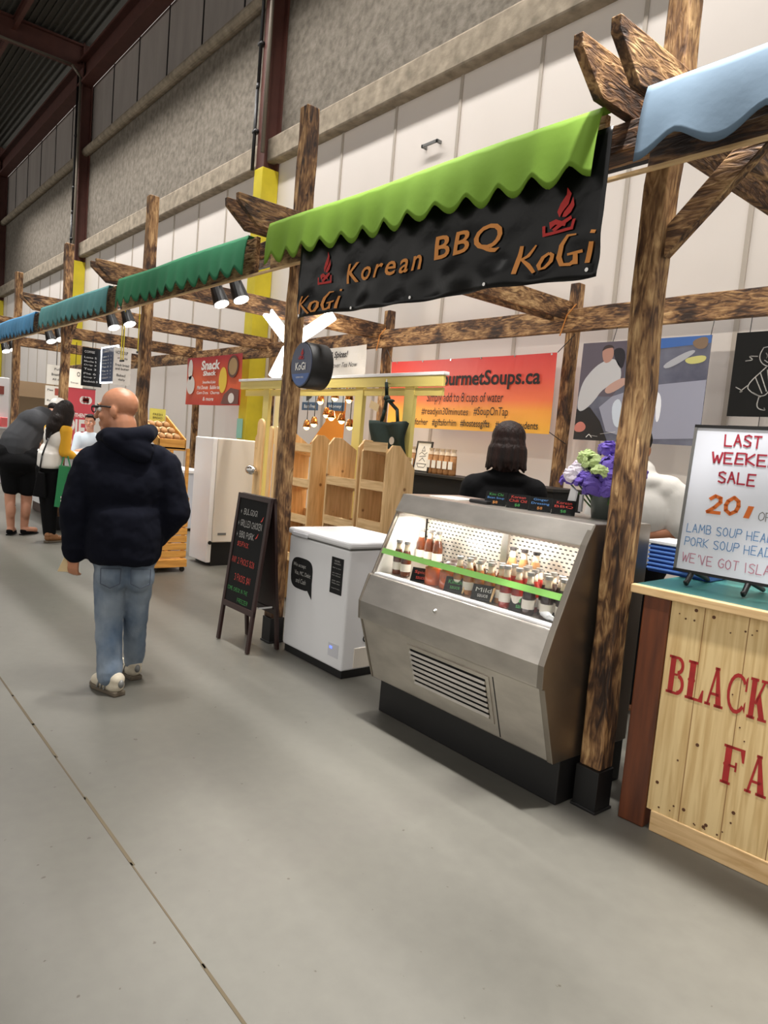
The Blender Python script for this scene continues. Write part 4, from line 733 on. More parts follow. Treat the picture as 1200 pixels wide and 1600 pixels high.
ck = thing('drawn_chalkboard', 'chalkboard with a chalk drawing of a smiling child, hung at the right edge', 'chalkboard', (-2.1, 5.45, 1.9))
obj('board', box(B(), (-2.54, 5.44, 1.905), (-1.72, 5.455, 2.53)), 'board', ck)
dr = [[(.30, .98), (.40, 1.0), (.50, .97), (.56, .88), (.55, .78), (.47, .71), (.36, .71), (.28, .78), (.26, .88), (.30, .98)], [(.34, .90), (.36, .86), (.35, .83)], [(.46, .90), (.47, .86), (.46, .83)], [(.33, .80), (.38, .76), (.44, .77), (.49, .82)], [(.24, .86), (.12, .87), (.20, .81), (.10, .80)], [(.56, .88), (.62, .90)], [(.36, .70), (.14, .44), (.22, .34), (.34, .28)], [(.44, .70), (.46, .50), (.42, .32), (.34, .28), (.24, .34)], [(.30, .62), (.40, .36)], [(.25, .55), (.35, .33)], [(.38, .66), (.43, .42)], [(.16, .44), (.06, .34), (.12, .36), (.02, .42)], [(.32, .28), (.30, .12), (.42, .08), (.40, .12)]]
def curl(pts, n=2):
    for _ in range(n): pts = [pts[0]]+[((a[0]*k+b2[0]*(1-k)), (a[1]*k+b2[1]*(1-k))) for a, b2 in zip(pts, pts[1:]) for k in (.75, .25)]+[pts[-1]]
    return pts
obj('chalk_drawing', fit(ribbons(B(), [curl(q_) for q_ in dr], 0.013), (-2.50, 5.439, 1.95), X, Z, 0.36, 0.47, 0.001), 'chalk', ck)
for xq in (-2.45, -2.2): obj('hanging_wire', tube(B(), [(xq, 5.45, 2.53), (xq-.02, 5.5, 2.68)], 0.003), 'black', ck)
lb = thing('menu_board', 'plain black board hanging below the chalk drawing behind the whiteboard', 'board', (-2.1, 5.45, 1.4)); obj('board', box(B(), (-2.52, 5.44, 1.42), (-1.6, 5.455, 1.835)), 'black', lb); obj('hanging_wire', tube(B(), [(-2.3, 5.447, 1.83), (-2.3, 5.447, 1.91)], 0.003), 'black', lb)

# ---------------------------------------------------------------- pale yellow frame, pine bookcases, paddles, tote
T['lemon'] = mat('pale_lemon_paint', (226, 208, 122), 0.5)
kf = thing('display_stand', 'pale yellow painted open frame with a long fascia above the pine bookcases', 'display frame', (-5.2, 3.65, 0))
obj('fascia', box(B(), (-6.85, 3.60, 1.925), (-3.76, 3.625, 2.005)), 'lemon', kf, 0.003); obj('top_trim', box(B(), (-6.87, 3.585, 2.005), (-3.74, 3.64, 2.03)), 'white', kf, 0.003)
for x, y in ((-6.35, 3.63), (-4.80, 3.63), (-4.16, 3.63)): obj('upright', box(B(), (x-0.055, y, 0), (x+0.055, y+0.04, 1.93)), 'lemon', kf, 0.003)
for y in (3.63,): obj('rear_rail', box(B(), (-6.8, 3.64, 1.86), (-3.8, 3.66, 1.92)), 'lemon', kf)
for x in (-5.65, -4.36): obj('hook', tube(B(), [(x, 3.60, 1.95), (x, 3.56, 1.95), (x, 3.56, 1.98)], 0.005), 'chrome', kf)
def bookcase(label, x0, x1, zf, zb, shelves, y0=3.30, y1=3.58):
    t = thing('pine_bookcase', label, 'bookcase', ((x0+x1)/2, (y0+y1)/2, 0), group='pine bookcases behind the chest freezer')
    for xa in (x0, x1-0.02): obj('side_panel', prism(B(), [(xa, y0, 0), (xa, y0, zf-0.06), (xa, y0+0.05, zf), (xa, y0+0.12, zf), (xa, y1, zb), (xa, y1, 0)], (0.02, 0, 0)), 'pine', t, 0.002)
    for z in shelves: 
        obj('shelf', prism(B(), [(x0+0.02, y0+0.01, z), (x0+0.02, y0+0.01, z+0.018), (x0+0.02, y1-0.02, z-0.042), (x0+0.02, y1-0.02, z-0.06)], (x1-x0-0.04, 0, 0)), 'pine_h', t)
        obj('shelf_lip', box(B(), (x0+0.02, y0, z-0.01), (x1-0.02, y0+0.012, z+0.06)), 'pine_h', t)
    for k, z in enumerate((0.2, 0.55)): obj('back_slat', box(B(), (x0+0.02, y1-0.02, z), (x1-0.02, y1, z+0.28)), 'pine_h', t)
    return t
bookcase('widest pine bookcase with open shelves, left of the other two behind the freezer', -5.42, -4.95, 1.50, 1.40, (1.36, 1.06, 0.75, 0.4))
bookcase('narrow pine bookcase standing in the middle between the two others', -4.72, -4.30, 1.49, 1.40, (1.12, 0.8, 0.5))
bookcase('pine bookcase with sloped side panel below the dark tote bag, rightmost of the three', -4.27, -3.96, 1.465, 1.30, (1.42, 1.13, 0.83, 0.5))
T['lamp_warm'] = mat('warm_lit_shade', (255, 214, 150), 0.5, emit=3.0)
tl_ = thing('table_lamp', 'glowing warm lamp shining between the shelves of the left bookcase', 'lamp', (-5.35, 3.86, 0)); obj('stand', cyl(B(), (-5.35, 3.86, 0.0), (-5.35, 3.86, 1.12), 0.012), 'black', tl_); obj('foot', cyl(B(), (-5.35, 3.86, 0.0), (-5.35, 3.86, 0.02), 0.1), 'black', tl_); obj('lamp_shade', lathe(B(), [(0.10, 1.12), (0.075, 1.28), (0.0001, 1.28)], (-5.35, 3.86, 0), 20), 'lamp_warm', tl_, smooth=True)
lamp('POINT', (-5.35, 3.86, 1.08), 8, (1, 0.76, 0.45), 0.06)
def paddle(x, y, zt, w_, lab, wood='pine'):
    bm = B(); pts = [(x-w_/2, y, 0.0), (x+w_/2, y, 0.0), (x+w_/2, y, zt-w_/2)] + [(x+w_/2*math.cos(a), y, zt-w_/2+w_/2*math.sin(a)) for a in [PI*k/10 for k in range(1, 10)]] + [(x-w_/2, y, zt-w_/2)]
    return solo('wooden_plank', prism(bm, pts, (0, 0.022, 0)), wood, lab, 'plank', 'upright planks behind the post', bev=0.004)
paddle(-5.80, 3.28, 1.61, 0.115, 'tallest round-topped pine plank standing left of the post'); paddle(-5.66, 3.31, 1.55, 0.06, 'narrow round-topped plank just right of the tallest plank'); paddle(-5.56, 3.31, 1.55, 0.05, 'narrow plank nearest the post, partly hidden by it'); paddle(-5.92, 3.33, 1.47, 0.11, 'shorter wide plank leaning behind the tallest plank at its left')
cl = thing('clip_lamp', 'shiny chrome clip lamp on the tallest pine plank', 'lamp', (-5.82, 3.24, 1.12)); obj('shade', ball(B(), (-5.82, 3.225, 1.13), (0.075, 0.05, 0.045), 3), 'chrome', cl, smooth=True); obj('clip', box(B(), (-5.825, 3.22, 1.10), (-5.79, 3.285, 1.12)), 'chrome', cl)
tb = thing('tote_bag', 'dark green tote bag hanging from the yellow frame by knotted handles', 'bag', (-4.27, 3.55, 1.4))
bm = B(); g = []
for i in range(15):
    u = i/14; g.append([bm.verts.new((-4.47+0.39*u+0.012*(j-4)*0.2*(u-.5), 3.55+0.02*math.sin(u*9+j*.6)+0.0*j, 1.40+0.25*j/8-0.012*math.sin(u*PI)*(j == 8)-0.10*(0.5-abs(u-.5))*(j == 0)*0.3)) for j in range(9)])
for a, b in zip(g, g[1:]):
    for j in range(8): bm.faces.new((a[j], b[j], b[j+1], a[j+1]))
o = obj('bag_body', bm, mat('dark_green_cloth', (26, 44, 38), 0.85, bump=0.4, bscale=14), tb, smooth=True); s_ = o.modifiers.new('t', 'SOLIDIFY'); s_.thickness = 0.05; s_.offset = 0
for dx in (-0.10, 0.10): obj('handle', tube(B(), [(-4.27+dx, 3.55, 1.64), (-4.27+dx*0.75, 3.555, 1.74), (-4.34, 3.56, 1.83), (-4.36, 3.56, 1.955)], 0.014), bpy.data.materials['dark_green_cloth'], tb, smooth=True)
obj('knot', ball(ball(B(), (-4.33, 3.555, 1.83), (0.035, 0.025, 0.025), 2), (-4.28, 3.55, 1.81), (0.05, 0.02, 0.015), 2), bpy.data.materials['dark_green_cloth'], tb, smooth=True)
obj('emblem', lathe(B(), [(0.0001, 0), (0.03, 0.001)], (0, 0, 0), 16), 'chalk', tb, world=False).matrix_local = M.Translation((0.11, -0.053, 0.10)) @ M.Rotation(PI/2, 4, 'X')
pt = thing('price_tag', 'small paper tag hanging beside the tote bag handles', 'tag', (-4.5, 3.58, 1.75)); obj('tag_card', box(B(), (-4.57, 3.575, 1.74), (-4.45, 3.578, 1.80), M.Rotation(0.3, 3, 'Y')), 'kraft', pt); obj('tag_string', tube(B(), [(-4.45, 3.576, 1.79), (-4.37, 3.565, 1.95)], 0.002), 'kraft', pt)

# petal lamp hung from the rafter -----------------------------------
pl_ = thing('petal_lamp', 'bright three-petal ceiling lamp glowing behind the post under the black banner', 'lamp', (-6.93, 4.2, 2.4))
hub = V((-6.88, 4.2, 2.50)); obj('hub', cyl(B(), hub-V((0, 0, 0.05)), hub+V((0, 0, 0.06)), 0.05), 'white', pl_); obj('stem', cyl(B(), hub+V((0, 0, 0.05)), (-6.925, 4.2, 2.78), 0.02), 'white', pl_)
for tip in ((-6.93, 3.90, 2.80), (-6.80, 4.69, 2.90), (-6.93, 4.04, 2.10)):
    d = (V(tip)-hub); q_ = d.to_track_quat('Y', 'Z').to_matrix(); bm = B(); box(bm, (-0.02, 0.06, -0.065), (0.02, d.length, 0.065)); bmesh.ops.transform(bm, matrix=M.Translation(hub) @ q_.to_4x4(), verts=bm.verts); obj('lamp_petal', bm, 'glow', pl_, 0.015)
lamp('POINT', (-6.7, 4.25, 2.45), 25, (1, 0.96, 0.9), 0.2)

# neighbouring stall seen through the frame: orange drapes, poster, cloth banner, pendants
T['drape'] = mat('orange_cloth', (226, 140, 44), 0.8)
solo('cloth_drape', prism(B(), [(-8.3, 5.45, 1.35), (-7.5, 5.45, 1.35), (-7.48, 5.45, 2.25), (-7.9, 5.45, 2.25), (-7.9, 5.45, 1.72)], (0, 0.02, 0)), 'drape', 'orange cloth panel with slanted edge hanging behind the yellow frame', 'drape')
solo('cloth_drape', box(B(), (-9.2, 5.42, 1.35), (-8.75, 5.44, 2.28)), mat('cream_cloth', (246, 222, 160), 0.8), 'cream lit cloth panel left of the post behind the planks', 'drape')
cb = thing('cloth_banner', 'white cloth banner with script lettering above the yellow frame', 'banner', (-7.5, 5.45, 2.33)); obj('banner_sheet', sheet(B(), -8.3, -7.12, 2.33, 2.70, 5.45, sag=0.02), 'white_t', cb); write('lettering', 'Teas & Spices!', (-8.1, 5.43, 2.53), X, Z, 0.62, 0.11, 'ink', cb, shear=0.3, bold=.02); write('lettering', 'Discover Tea Now', (-7.95, 5.43, 2.43), X, Z, 0.68, 0.06, 'ink', cb, shear=0.3)
bm = B(); tube(bm, [(-7.12, 5.45, 2.70), (-6.97, 5.5, 2.72)], 0.004); obj('tie_cord', bm, 'black', cb)
for i, (x, lab) in enumerate(((-8.22, 'blue and white bird poster nearest the post behind the yellow frame'), (-7.62, 'blue poster with dark figure right of the bird poster'))):
    t = thing('picture_poster', lab, 'poster', (x, 5.40, 1.9), group='blue posters behind the frame'); obj('print', box(B(), (x-0.2, 5.395, 1.86), (x+0.2, 5.40, 2.28)), mat('pale_print', (190, 194, 196), 0.5), t); obj('blue_strip', box(B(), (x-0.2, 5.392, 1.86), (x+0.2, 5.395, 1.97)), mat('blue_print', (60, 84, 108), 0.5), t)
    bm = B(); bm.faces.new([bm.verts.new((x+a, 5.3935, 1.98+b2)) for a, b2 in ((-.10, 0), (.02, .05), (.12, .22), (.02, .16), (.04, .27), (-.06, .20), (-.14, .26))]); obj('dark_figure', bm, mat('dark_print', (62, 60, 54), 0.6), t); write('lettering', ('Born Free', 'Honey')[i], (x-0.14, 5.391, 1.89), X, Z, 0.28, 0.05, 'wink', t)
pts_ = [(-6.80, 1.90), (-6.52, 1.94), (-6.25, 1.92), (-6.90, 1.64), (-6.56, 1.72), (-6.36, 1.69), (-7.05, 1.60), (-6.66, 1.75), (-6.20, 1.63)]
def pendant(i):
    t = thing('pendant_lamp', 'small copper pendant lamp in the upper row behind the yellow frame', 'lamp', (0, 0, -5), group='copper pendant lamps'); t['_w'] = 0
    obj('shade', lathe(B(), [(0.022, 0.085), (0.03, 0.07), (0.048, 0.0), (0.044, 0.0), (0.026, 0.066), (0.0001, 0.08)], n=14), mat('copper', (196, 130, 70), 0.25, 0.9), t, smooth=True, world=False); obj('bulb', ball(B(), (0, 0, 0.0), 0.034, 2), 'warm_glow', t, smooth=True, world=False); return t
pp = pendant(0)
for i, (x, z) in enumerate(pts_):
    if i == 0: o = pp; pp.location = (x, 4.6, z)
    else: o = dup(pp, (x, 4.6, z), 'small copper pendant lamp in the upper row behind the yellow frame' if i < 3 else 'small copper pendant lamp in the lower row above the bookcases')
    obj('cord', cyl(B(), (0, 0, 0.08), (0, 0, 2.07-z), 0.005, n=6), 'black', o, world=False)
pr_ = thing('pendant_rack', 'dark rack behind the yellow frame carrying the copper pendant lamps', 'rack', (-6.6, 4.6, 0)); obj('rail', box(B(), (-7.3, 4.585, 2.06), (-6.0, 4.615, 2.09)), 'black', pr_)
for xq in (-7.3, -6.03): obj('upright', box(B(), (xq, 4.585, 0), (xq+.03, 4.615, 2.06)), 'black', pr_)
lamp('POINT', (-6.6, 4.75, 1.75), 14, (1, 0.74, 0.4), 0.1)

# ---------------------------------------------------------------- stalls further left
uf = thing('upright_fridge', 'white upright fridge with black kick recess left of the pine planks', 'fridge', (-7.2, 3.6, 0))
obj('fridge_body', box(B(), (-7.38, 3.44, 0.26), (-6.96, 3.92, 1.39)), 'off', uf, 0.012); obj('fridge_door', box(B(), (-7.385, 3.375, 0.04), (-6.955, 3.435, 1.39)), 'white', uf, 0.012); obj('kick_recess', box(B(), (-7.36, 3.45, 0.0), (-6.98, 3.9, 0.26)), 'black', uf)
obj('maker_plate', box(B(), (-6.963, 3.50, 0.34), (-6.958, 3.60, 0.365)), 'grey', uf); obj('hinge', cyl(B(), (-6.955, 3.41, 0.26), (-6.94, 3.41, 0.26), 0.02), 'black', uf)
f2 = thing('chest_freezer', 'pale chest freezer partly hidden behind the upright fridge', 'freezer', (-9.9, 4.4, 0)); obj('cabinet', box(B(), (-10.4, 3.8, 0.04), (-9.5, 4.55, 0.83)), mat('bluish_enamel', (206, 212, 224), 0.4), f2, 0.01); obj('lid', box(B(), (-10.42, 3.78, 0.83), (-9.48, 4.57, 0.88)), 'white', f2, 0.01); obj('base', box(B(), (-10.38, 3.82, 0), (-9.52, 4.53, 0.04)), 'black', f2)
solo('paper_notice', box(B(), (-11.20, 5.866, 1.38), (-11.0, 5.872, 1.72)), mat('mint_paper', (150, 206, 186), 0.7), 'mint green notice taped to the yellow column casing', 'notice')
rb = thing('red_banner', 'red and orange picture banner with white lettering beside the yellow column', 'banner', (-11.4, 5.45, 1.9))
o = obj('banner_sheet', sheet(B(), -12.45, -10.35, 1.91, 2.745, 5.45, sag=0.02), gradient('red_print', [(0, (196, 54, 40)), (0.35, (222, 96, 52)), (0.6, (216, 92, 52)), (1, (168, 44, 52))], z0=0, z1=0.83), rb)
def rbp(name, pts, m, k=1): bm = B(); bm.faces.new([bm.verts.new((-12.45+2.1*u, 5.438-0.001*k, 1.91+0.83*v)) for u, v in pts]); return obj(name, bm, m, rb)
def oval(cx, cy, rx, ry, n=20): return [(cx+rx*math.cos(2*PI*k/n), cy+ry*math.sin(2*PI*k/n)) for k in range(n)]
rbp('print_area', oval(.70, .50, .07, .26), mat('pr_yellow', (232, 196, 62), .5)); rbp('print_area', oval(.86, .76, .09, .22), mat('pr_brown', (96, 62, 46), .5)); rbp('print_area', oval(.86, .76, .07, .17), mat('pr_tan', (170, 140, 96), .5), 2)
rbp('print_area', oval(.10, .42, .08, .20), mat('pr_cone', (230, 222, 214), .5)); rbp('print_area', oval(.08, .75, .045, .22), bpy.data.materials['pr_cone']); rbp('print_area', [(.68, .02), (.98, .02), (.98, .30), (.84, .34), (.74, .22)], mat('pr_meat', (112, 70, 60), .5)); rbp('print_area', oval(.86, .14, .05, .10), bpy.data.materials['pr_cone'], 2)
for s, u, v, w_, h, b2 in (('Snack', .30, .72, .34, .20, .04), ('Shack', .34, .60, .24, .10, .04), ('Smoothies & juice', .34, .42, .24, .08, .02), ('Mini Donuts   Bubble tea', .24, .32, .42, .08, .02), ('Corn Dogs   Churros', .24, .20, .42, .08, .02), ('& more', .36, .08, .2, .08, .02)): write('lettering', s, (-12.45+2.1*u, 5.432, 1.91+.83*v), X, Z, 2.1*w_, .83*h, 'wink', rb, bold=b2, shear=.1)
for pq in (((-12.45, 5.45, 2.74), (-12.36, 5.5, 2.8)), ((-10.35, 5.45, 2.74), (-9.72, 5.5, 2.8))): obj('tie_cord', tube(B(), pq, 0.004), 'black', rb)
# bread stand
bs = thing('bread_stand', 'slatted orange pine stand with a tilted bread tray behind the man in the navy hoodie', 'stand', (-7.0, 2.88, 0))
for k in range(9): obj('slat', box(B(), (-6.775, 2.70, 0.07+0.078*k), (-6.755, 3.06, 0.07+0.078*k+0.07)), 'pine_o', bs, 0.004)
for k in range(9): obj('slat', box(B(), (-7.22, 2.70, 0.07+0.078*k), (-6.775, 2.715, 0.07+0.078*k+0.07)), 'pine_o', bs, 0.004) if k % 1 == 0 else None
for x, y in ((-6.79, 3.03), (-6.79, 2.735), (-7.2, 3.03), (-7.2, 2.735)): obj('leg', box(B(), (x-0.015, y-0.015, 0.03), (x+0.015, y+0.015, 1.26)), 'pine_o', bs)
obj('skirt', box(B(), (-7.23, 2.695, 0.05), (-6.745, 3.07, 0.13)), 'pine_o', bs, 0.004)
for x, y in ((-6.77, 3.03), (-6.77, 2.735), (-7.2, 3.03), (-7.2, 2.735)): obj('castor', cyl(B(), (x-0.012, y, 0.025), (x+0.012, y, 0.025), 0.025, n=12), 'black', bs)
obj('tray_floor', prism(B(), [(-6.72, 2.70, 1.25), (-6.72, 2.97, 1.25), (-7.24, 2.97, 1.46), (-7.24, 2.70, 1.46)], (0, 0, 0.015)), 'pine_o', bs)
obj('tray_front', box(B(), (-6.74, 2.69, 1.235), (-6.72, 2.975, 1.345)), 'pine_o', bs, 0.004)
for y in (2.69, 2.962): obj('tray_side', prism(B(), [(-6.72, y, 1.24), (-6.72, y, 1.35), (-7.24, y, 1.58), (-7.24, y, 1.45)], (0, 0.015, 0)), 'pine_o', bs, 0.003)
obj('lower_shelf', box(B(), (-7.2, 2.72, 0.86), (-6.78, 3.04, 0.88)), 'pine_o', bs)
def loaf():
    t = thing('bread_loaf', 'wrapped bread loaf in the tray of the slatted stand', 'bread', (0, 0, -5), group='wrapped loaves in the tilted tray'); t['_w'] = 0
    obj('crust', ball(B(), (0, 0, 0.045), (0.09, 0.037, 0.042), 3), mat('crust', (204, 160, 110), 0.85, rgb2=(160, 112, 66), vscale=12), t, smooth=True, world=False); obj('paper_band', lathe(B(), [(0.0425, -0.03), (0.043, 0), (0.0425, 0.03)], n=16), 'kraft', t, smooth=True, world=False).matrix_local = M.Translation((0, 0, 0.045)) @ M.Rotation(PI/2, 4, 'Y'); return t
lf = loaf(); k = 0
for i in range(3):
    for y in (2.755, 2.832, 2.91):
        p = (-6.84-0.14*i, y, 1.315+0.0565*i)
        if k == 0: lf.location = p
        else: dup(lf, p)
        k += 1
ys = thing('paper_sign', 'yellow paper sign on the post end of the bread tray', 'sign', (-7.23, 2.87, 1.5), PI/2); obj('sign_card', box(B(), (-0.085, 0, 0.01), (0.085, 0.004, 0.14)), mat('yellow_paper', (222, 220, 110), 0.7), ys, world=False); write('lettering', 'FRESH', (-0.05, -0.001, 0.07), X, Z, 0.10, 0.022, 'ink', ys, world=False); write('lettering', 'BREAD', (-0.05, -0.001, 0.035), X, Z, 0.10, 0.022, 'ink', ys, world=False)
obj('sign_stick', box(B(), (0.0, 0.004, -0.14), (0.012, 0.010, 0.05)), 'pine', ys, world=False)
# counter with customers
wc = thing('serving_counter', 'white serving counter with dark kick where two customers stand', 'counter', (-10.4, 3.0, 0)); obj('counter_body', box(B(), (-12.1, 2.80, 0.15), (-7.75, 3.35, 0.93)), 'white', wc); obj('kick', box(B(), (-12.08, 2.85, 0), (-7.77, 3.33, 0.15)), mat('brown_kick', (74, 56, 48), .6), wc); obj('counter_top', box(B(), (-12.15, 2.73, 0.93), (-7.7, 3.4, 0.965)), 'white', wc, .005)
def facing(name, label, cat, x, y, z, w_, h, m, rz=PI/2, lines=(), ink='ink', cord=None, grp=None, frame_=None):
    t = thing(name, label, cat, (x, y, z), rz, grp); obj('panel', box(B(), (-w_/2, 0, 0), (w_/2, 0.015, h)), m, t, world=False)
    if frame_: bm = B(); box(bm, (-w_/2-.015, -.004, -.015), (w_/2+.015, .02, .0)); box(bm, (-w_/2-.015, -.004, h), (w_/2+.015, .02, h+.015)); box(bm, (-w_/2-.015, -.004, 0), (-w_/2, .02, h)); box(bm, (w_/2, -.004, 0), (w_/2+.015, .02, h)); obj('panel_frame', bm, frame_, t, world=False)
    for s, u, v, ww, hh in lines: write('lettering', s, (-w_/2+w_*u, -0.001, h*v), X, Z, w_*ww, h*hh, ink, t, world=False, bold=.01)
    if cord: obj('cord', cyl(B(), (0, 0.008, h), (0, 0.008, cord-z), 0.005, n=6), 'black', t, world=False)
    return t
ML = [('COFFEE', .1, .86, .5, .06), ('Latte 5', .1, .72, .6, .05), ('Mocha 5', .1, .62, .6, .05), ('Drip 3', .1, .52, .6, .05), ('Tea 3', .1, .42, .6, .05), ('Pie 6', .1, .3, .6, .05), ('Soup 7', .1, .2, .6, .05), ('Sandwich 9', .1, .1, .7, .05)]
facing('hanging_menu', 'dark hanging menu board with white lettering left of the lit screen', 'menu board', -10.2, 3.09, 1.93, .27, .52, 'board', lines=ML, ink='chalk', cord=2.62)
facing('menu_screen', 'bright lit menu screen with white border beside the dark hanging board', 'screen', -9.86, 3.2, 2.0, .62, .46, mat('screen_dark', (52, 60, 78), .3, emit=.5), rz=0.0, lines=[(a, .08, v, .42, .05) for a, u, v, ww, hh in ML]+[(a[-1], .62, v, .05, .05) for a, u, v, ww, hh in ML[1:]], ink='wink', frame_='led', cord=2.6)
facing('hanging_sign', 'white hanging sign with black lettering above the bald man, right of the lit screen', 'sign', -9.3, 3.19, 1.95, .22, .47, mat('board_white', (206, 202, 196), .6), lines=[('HOT SOUP', .1, .82, .7, .09), ('of the day', .2, .68, .6, .07), ('Fresh bread', .1, .5, .8, .07), ('and butter', .1, .4, .8, .07), ('Baked', .2, .22, .5, .07), ('daily', .3, .1, .4, .07)], cord=2.66)
facing('hanging_sign', 'white hanging sign at left, upper one above the grey-shirted man', 'sign', -11, 2.84, 1.93, .25, .28, 'paper', lines=[('Full', .4, .74, .3, .12), ('Breakfast', .25, .46, .6, .13), ('All day', .3, .2, .55, .13)], cord=2.6)
t = facing('hanging_sign', 'white sign with small red food picture, hanging below the breakfast sign', 'sign', -11, 2.83, 1.63, .25, .28, 'paper', lines=[('Pies', .1, .74, .3, .1), ('Rolls', .1, .2, .4, .1)]); obj('food_picture', box(B(), (.0, -.002, .15), (.11, .002, .25)), mat('food_red', (170, 80, 64), .6), t, world=False); obj('cord', cyl(B(), (0, .008, .28), (0, .008, .31), .004, n=6), 'black', t, world=False)
facing('hanging_sign', 'pale sign with an oval emblem beside the breakfast sign', 'sign', -11.2, 3.16, 1.93, .22, .28, 'paper', lines=[('Soup', .2, .2, .5, .1), ('O', .6, .6, .2, .25)], cord=2.6)
ru = thing('rollup_banner', 'tall red roll-up banner with white lettering behind the serving counter', 'banner', (-12.5, 3.63, 0), PI/2)
obj('banner_sheet', box(B(), (-.23, 0, .08), (.23, .004, 1.98)), mat('rollup_red', (196, 70, 80), .5, emit=.08), ru, world=False); obj('base', box(B(), (-.25, -.08, 0), (.25, .08, .08)), 'grey', ru, world=False); obj('top_rail', box(B(), (-.235, -.006, 1.98), (.235, .01, 2.0)), 'grey', ru, world=False)
obj('cloud_badge', fit(join([lathe(B(), [(0.0001, 0), (.5, .0)], (x, 0, 0), 16) for x in (0, .45, .9)]), (-.02, 0, 1.73), X, Z, .2, .13, .003), 'wink', ru, world=False)
for s, x, z, w_, h in (('AUTHENTIC', -.17, 1.50, .34, .07), ('PIES', -.19, 1.13, .38, .34)): write('lettering', s, (x, -.001, z), X, Z, w_, h, 'wink', ru, world=False, bold=.03)
write('lettering', 'Great', (.02, -.001, 1.81), X, Z, .12, .04, 'red_ink', ru, world=False, lift=.005); write('lettering', 'Pastry', (.01, -.001, 1.75), X, Z, .13, .04, 'red_ink', ru, world=False, lift=.005)
pa = thing('partition_panel', 'tan and olive partition wall beyond the man bending over the counter', 'partition', (-15.5, 3.55, 0)); obj('upper_band', box(B(), (-15.6, 3.25, 1.83), (-15.5, 4.6, 2.13)), mat('tan_band', (178, 152, 120), .7), pa); obj('lower_panel', box(B(), (-15.6, 3.25, 0), (-15.5, 4.6, 1.83)), mat('olive_panel', (104, 86, 62), .7), pa)
wsx = thing('display_shelf', 'white lit display shelf with pink goods at the far left edge', 'shelf', (-16.6, 3.1, 0)); obj('shelf_body', box(B(), (-16.8, 2.7, 0), (-16.5, 3.36, 2.2)), 'white', wsx, .01); obj('shelf_board', box(B(), (-16.5, 2.72, 1.15), (-16.35, 3.34, 1.18)), 'white', wsx)
for i in range(4): tag(obj('cake_box', box(B(), (-16.48, 2.75+.15*i, 1.181), (-16.37, 2.87+.15*i, 1.38)), mat('pink_box', (226, 110, 110), .6) if i == 0 else bpy.data.materials['pink_box'], None, .01), 'pink box on the white display shelf at the far left', 'box', 'pink boxes on the white shelf')
solo('framed_picture', box(B(), (-16.5, 3.16, 1.85), (-16.485, 3.26, 2.02)), mat('print_red', (140, 70, 60), .6), 'small dark red picture on the white shelf back at the far left', 'picture')
# spot lamps on a track behind the front beam
tk = thing('lamp_track', 'black lamp track fixed behind the front beam of the stalls', 'track', (-9.5, 2.75, 2.74)); obj('rail', box(B(), (-14.5, 2.735, 2.74), (0.9, 2.765, 2.772)), 'black', tk); obj('rail_joint', box(B(), (-9.6, 2.73, 2.735), (-9.4, 2.77, 2.774)), 'black', tk)
def spot(lab):
    t = thing('spot_lamp', lab, 'spot lamp', (0, 0, -5), group='track spot lamps'); t['_w'] = 0; d = V((0.35, 0.15, -0.75)).normalized()
    obj('bracket', tube(B(), [(0, 0, 0), (0, 0, -0.08)], 0.012), 'black', t, world=False); obj('lamp_head', cyl(B(), V((0, 0, -0.10))-d*0.10, V((0, 0, -0.10))+d*0.11, 0.045, 0.07), 'black', t, smooth=False, world=False); obj('lens', cyl(B(), V((0, 0, -0.10))+d*0.11, V((0, 0, -0.10))+d*0.116, 0.062), 'glow', t, world=False); return t
so = spot('black track spot lamp above the far left stalls'); sx = ((-5.75, 'left spot lamp of the pair under the dark green awning'), (-5.40, 'right spot lamp of the pair under the dark green awning, nearest the post'), (-8.45, 'left spot lamp of the pair under the teal awning, above the lit screen'), (-7.95, 'right spot lamp of the pair under the teal awning'), (-11.1, 'left spot lamp of the pair under the bright blue awning'), (-10.6, 'right spot lamp of the pair under the bright blue awning'), (-14.0, 'left spot lamp at the far left edge of the stalls'), (-13.4, 'right spot lamp at the far left edge of the stalls'))
for i, (x, lab) in enumerate(sx):
    o = so if i == 0 else dup(so, (x, 2.75, 2.74)); o.location = (x, 2.75, 2.74); o['label'] = lab
    lamp('SPOT', (x+.06, 2.78, 2.55), 55, (1, .9, .74), .05, aim=(x+.6, 3.9, .6), spot_size=1.5, spot_blend=.6)
# unseen spots added behind banner and awning to brighten the back of the stalls
def added_spot_at(x, lab, e): o = dup(so, (x, 2.75, 2.74), lab); lamp('SPOT', (x+.06, 2.78, 2.55), e, (1, .93, .82), .05, aim=(x-.2, 5.3, 2.0), spot_size=1.7, spot_blend=.6)

added_spot_at(-3.35, 'unseen spot lamp added behind the black banner, nearer the post', 130); added_spot_at(-2.35, 'unseen spot lamp added behind the black banner, nearer the right post', 130); added_spot_at(-0.7, 'unseen spot lamp added behind the pale blue awning', 130)
for i, (x, z0, lab) in enumerate(((-7.95, 2.15, 'longer yellow cord hanging under the teal awning, left of the two'), (-7.45, 2.22, 'shorter yellow cord hanging under the teal awning, nearer the post'))):
    t = thing('rope_loop', lab, 'rope', (x, 2.72, z0), group='yellow cords under the teal awning')
    for dx in (-0.035, 0.035): obj('strand', cyl(B(), (x+dx, 2.72, z0), (x+dx, 2.72, 2.745), 0.006, n=6), 'yellow', t)
    obj('clip', box(B(), (x-0.05, 2.71, z0-0.02), (x+0.05, 2.73, z0)), 'black', t)
# ---------------------------------------------------------------- people
def person(label, loc, rz): 
    t = thing('person', label, 'person', loc, math.radians(rz)); return t
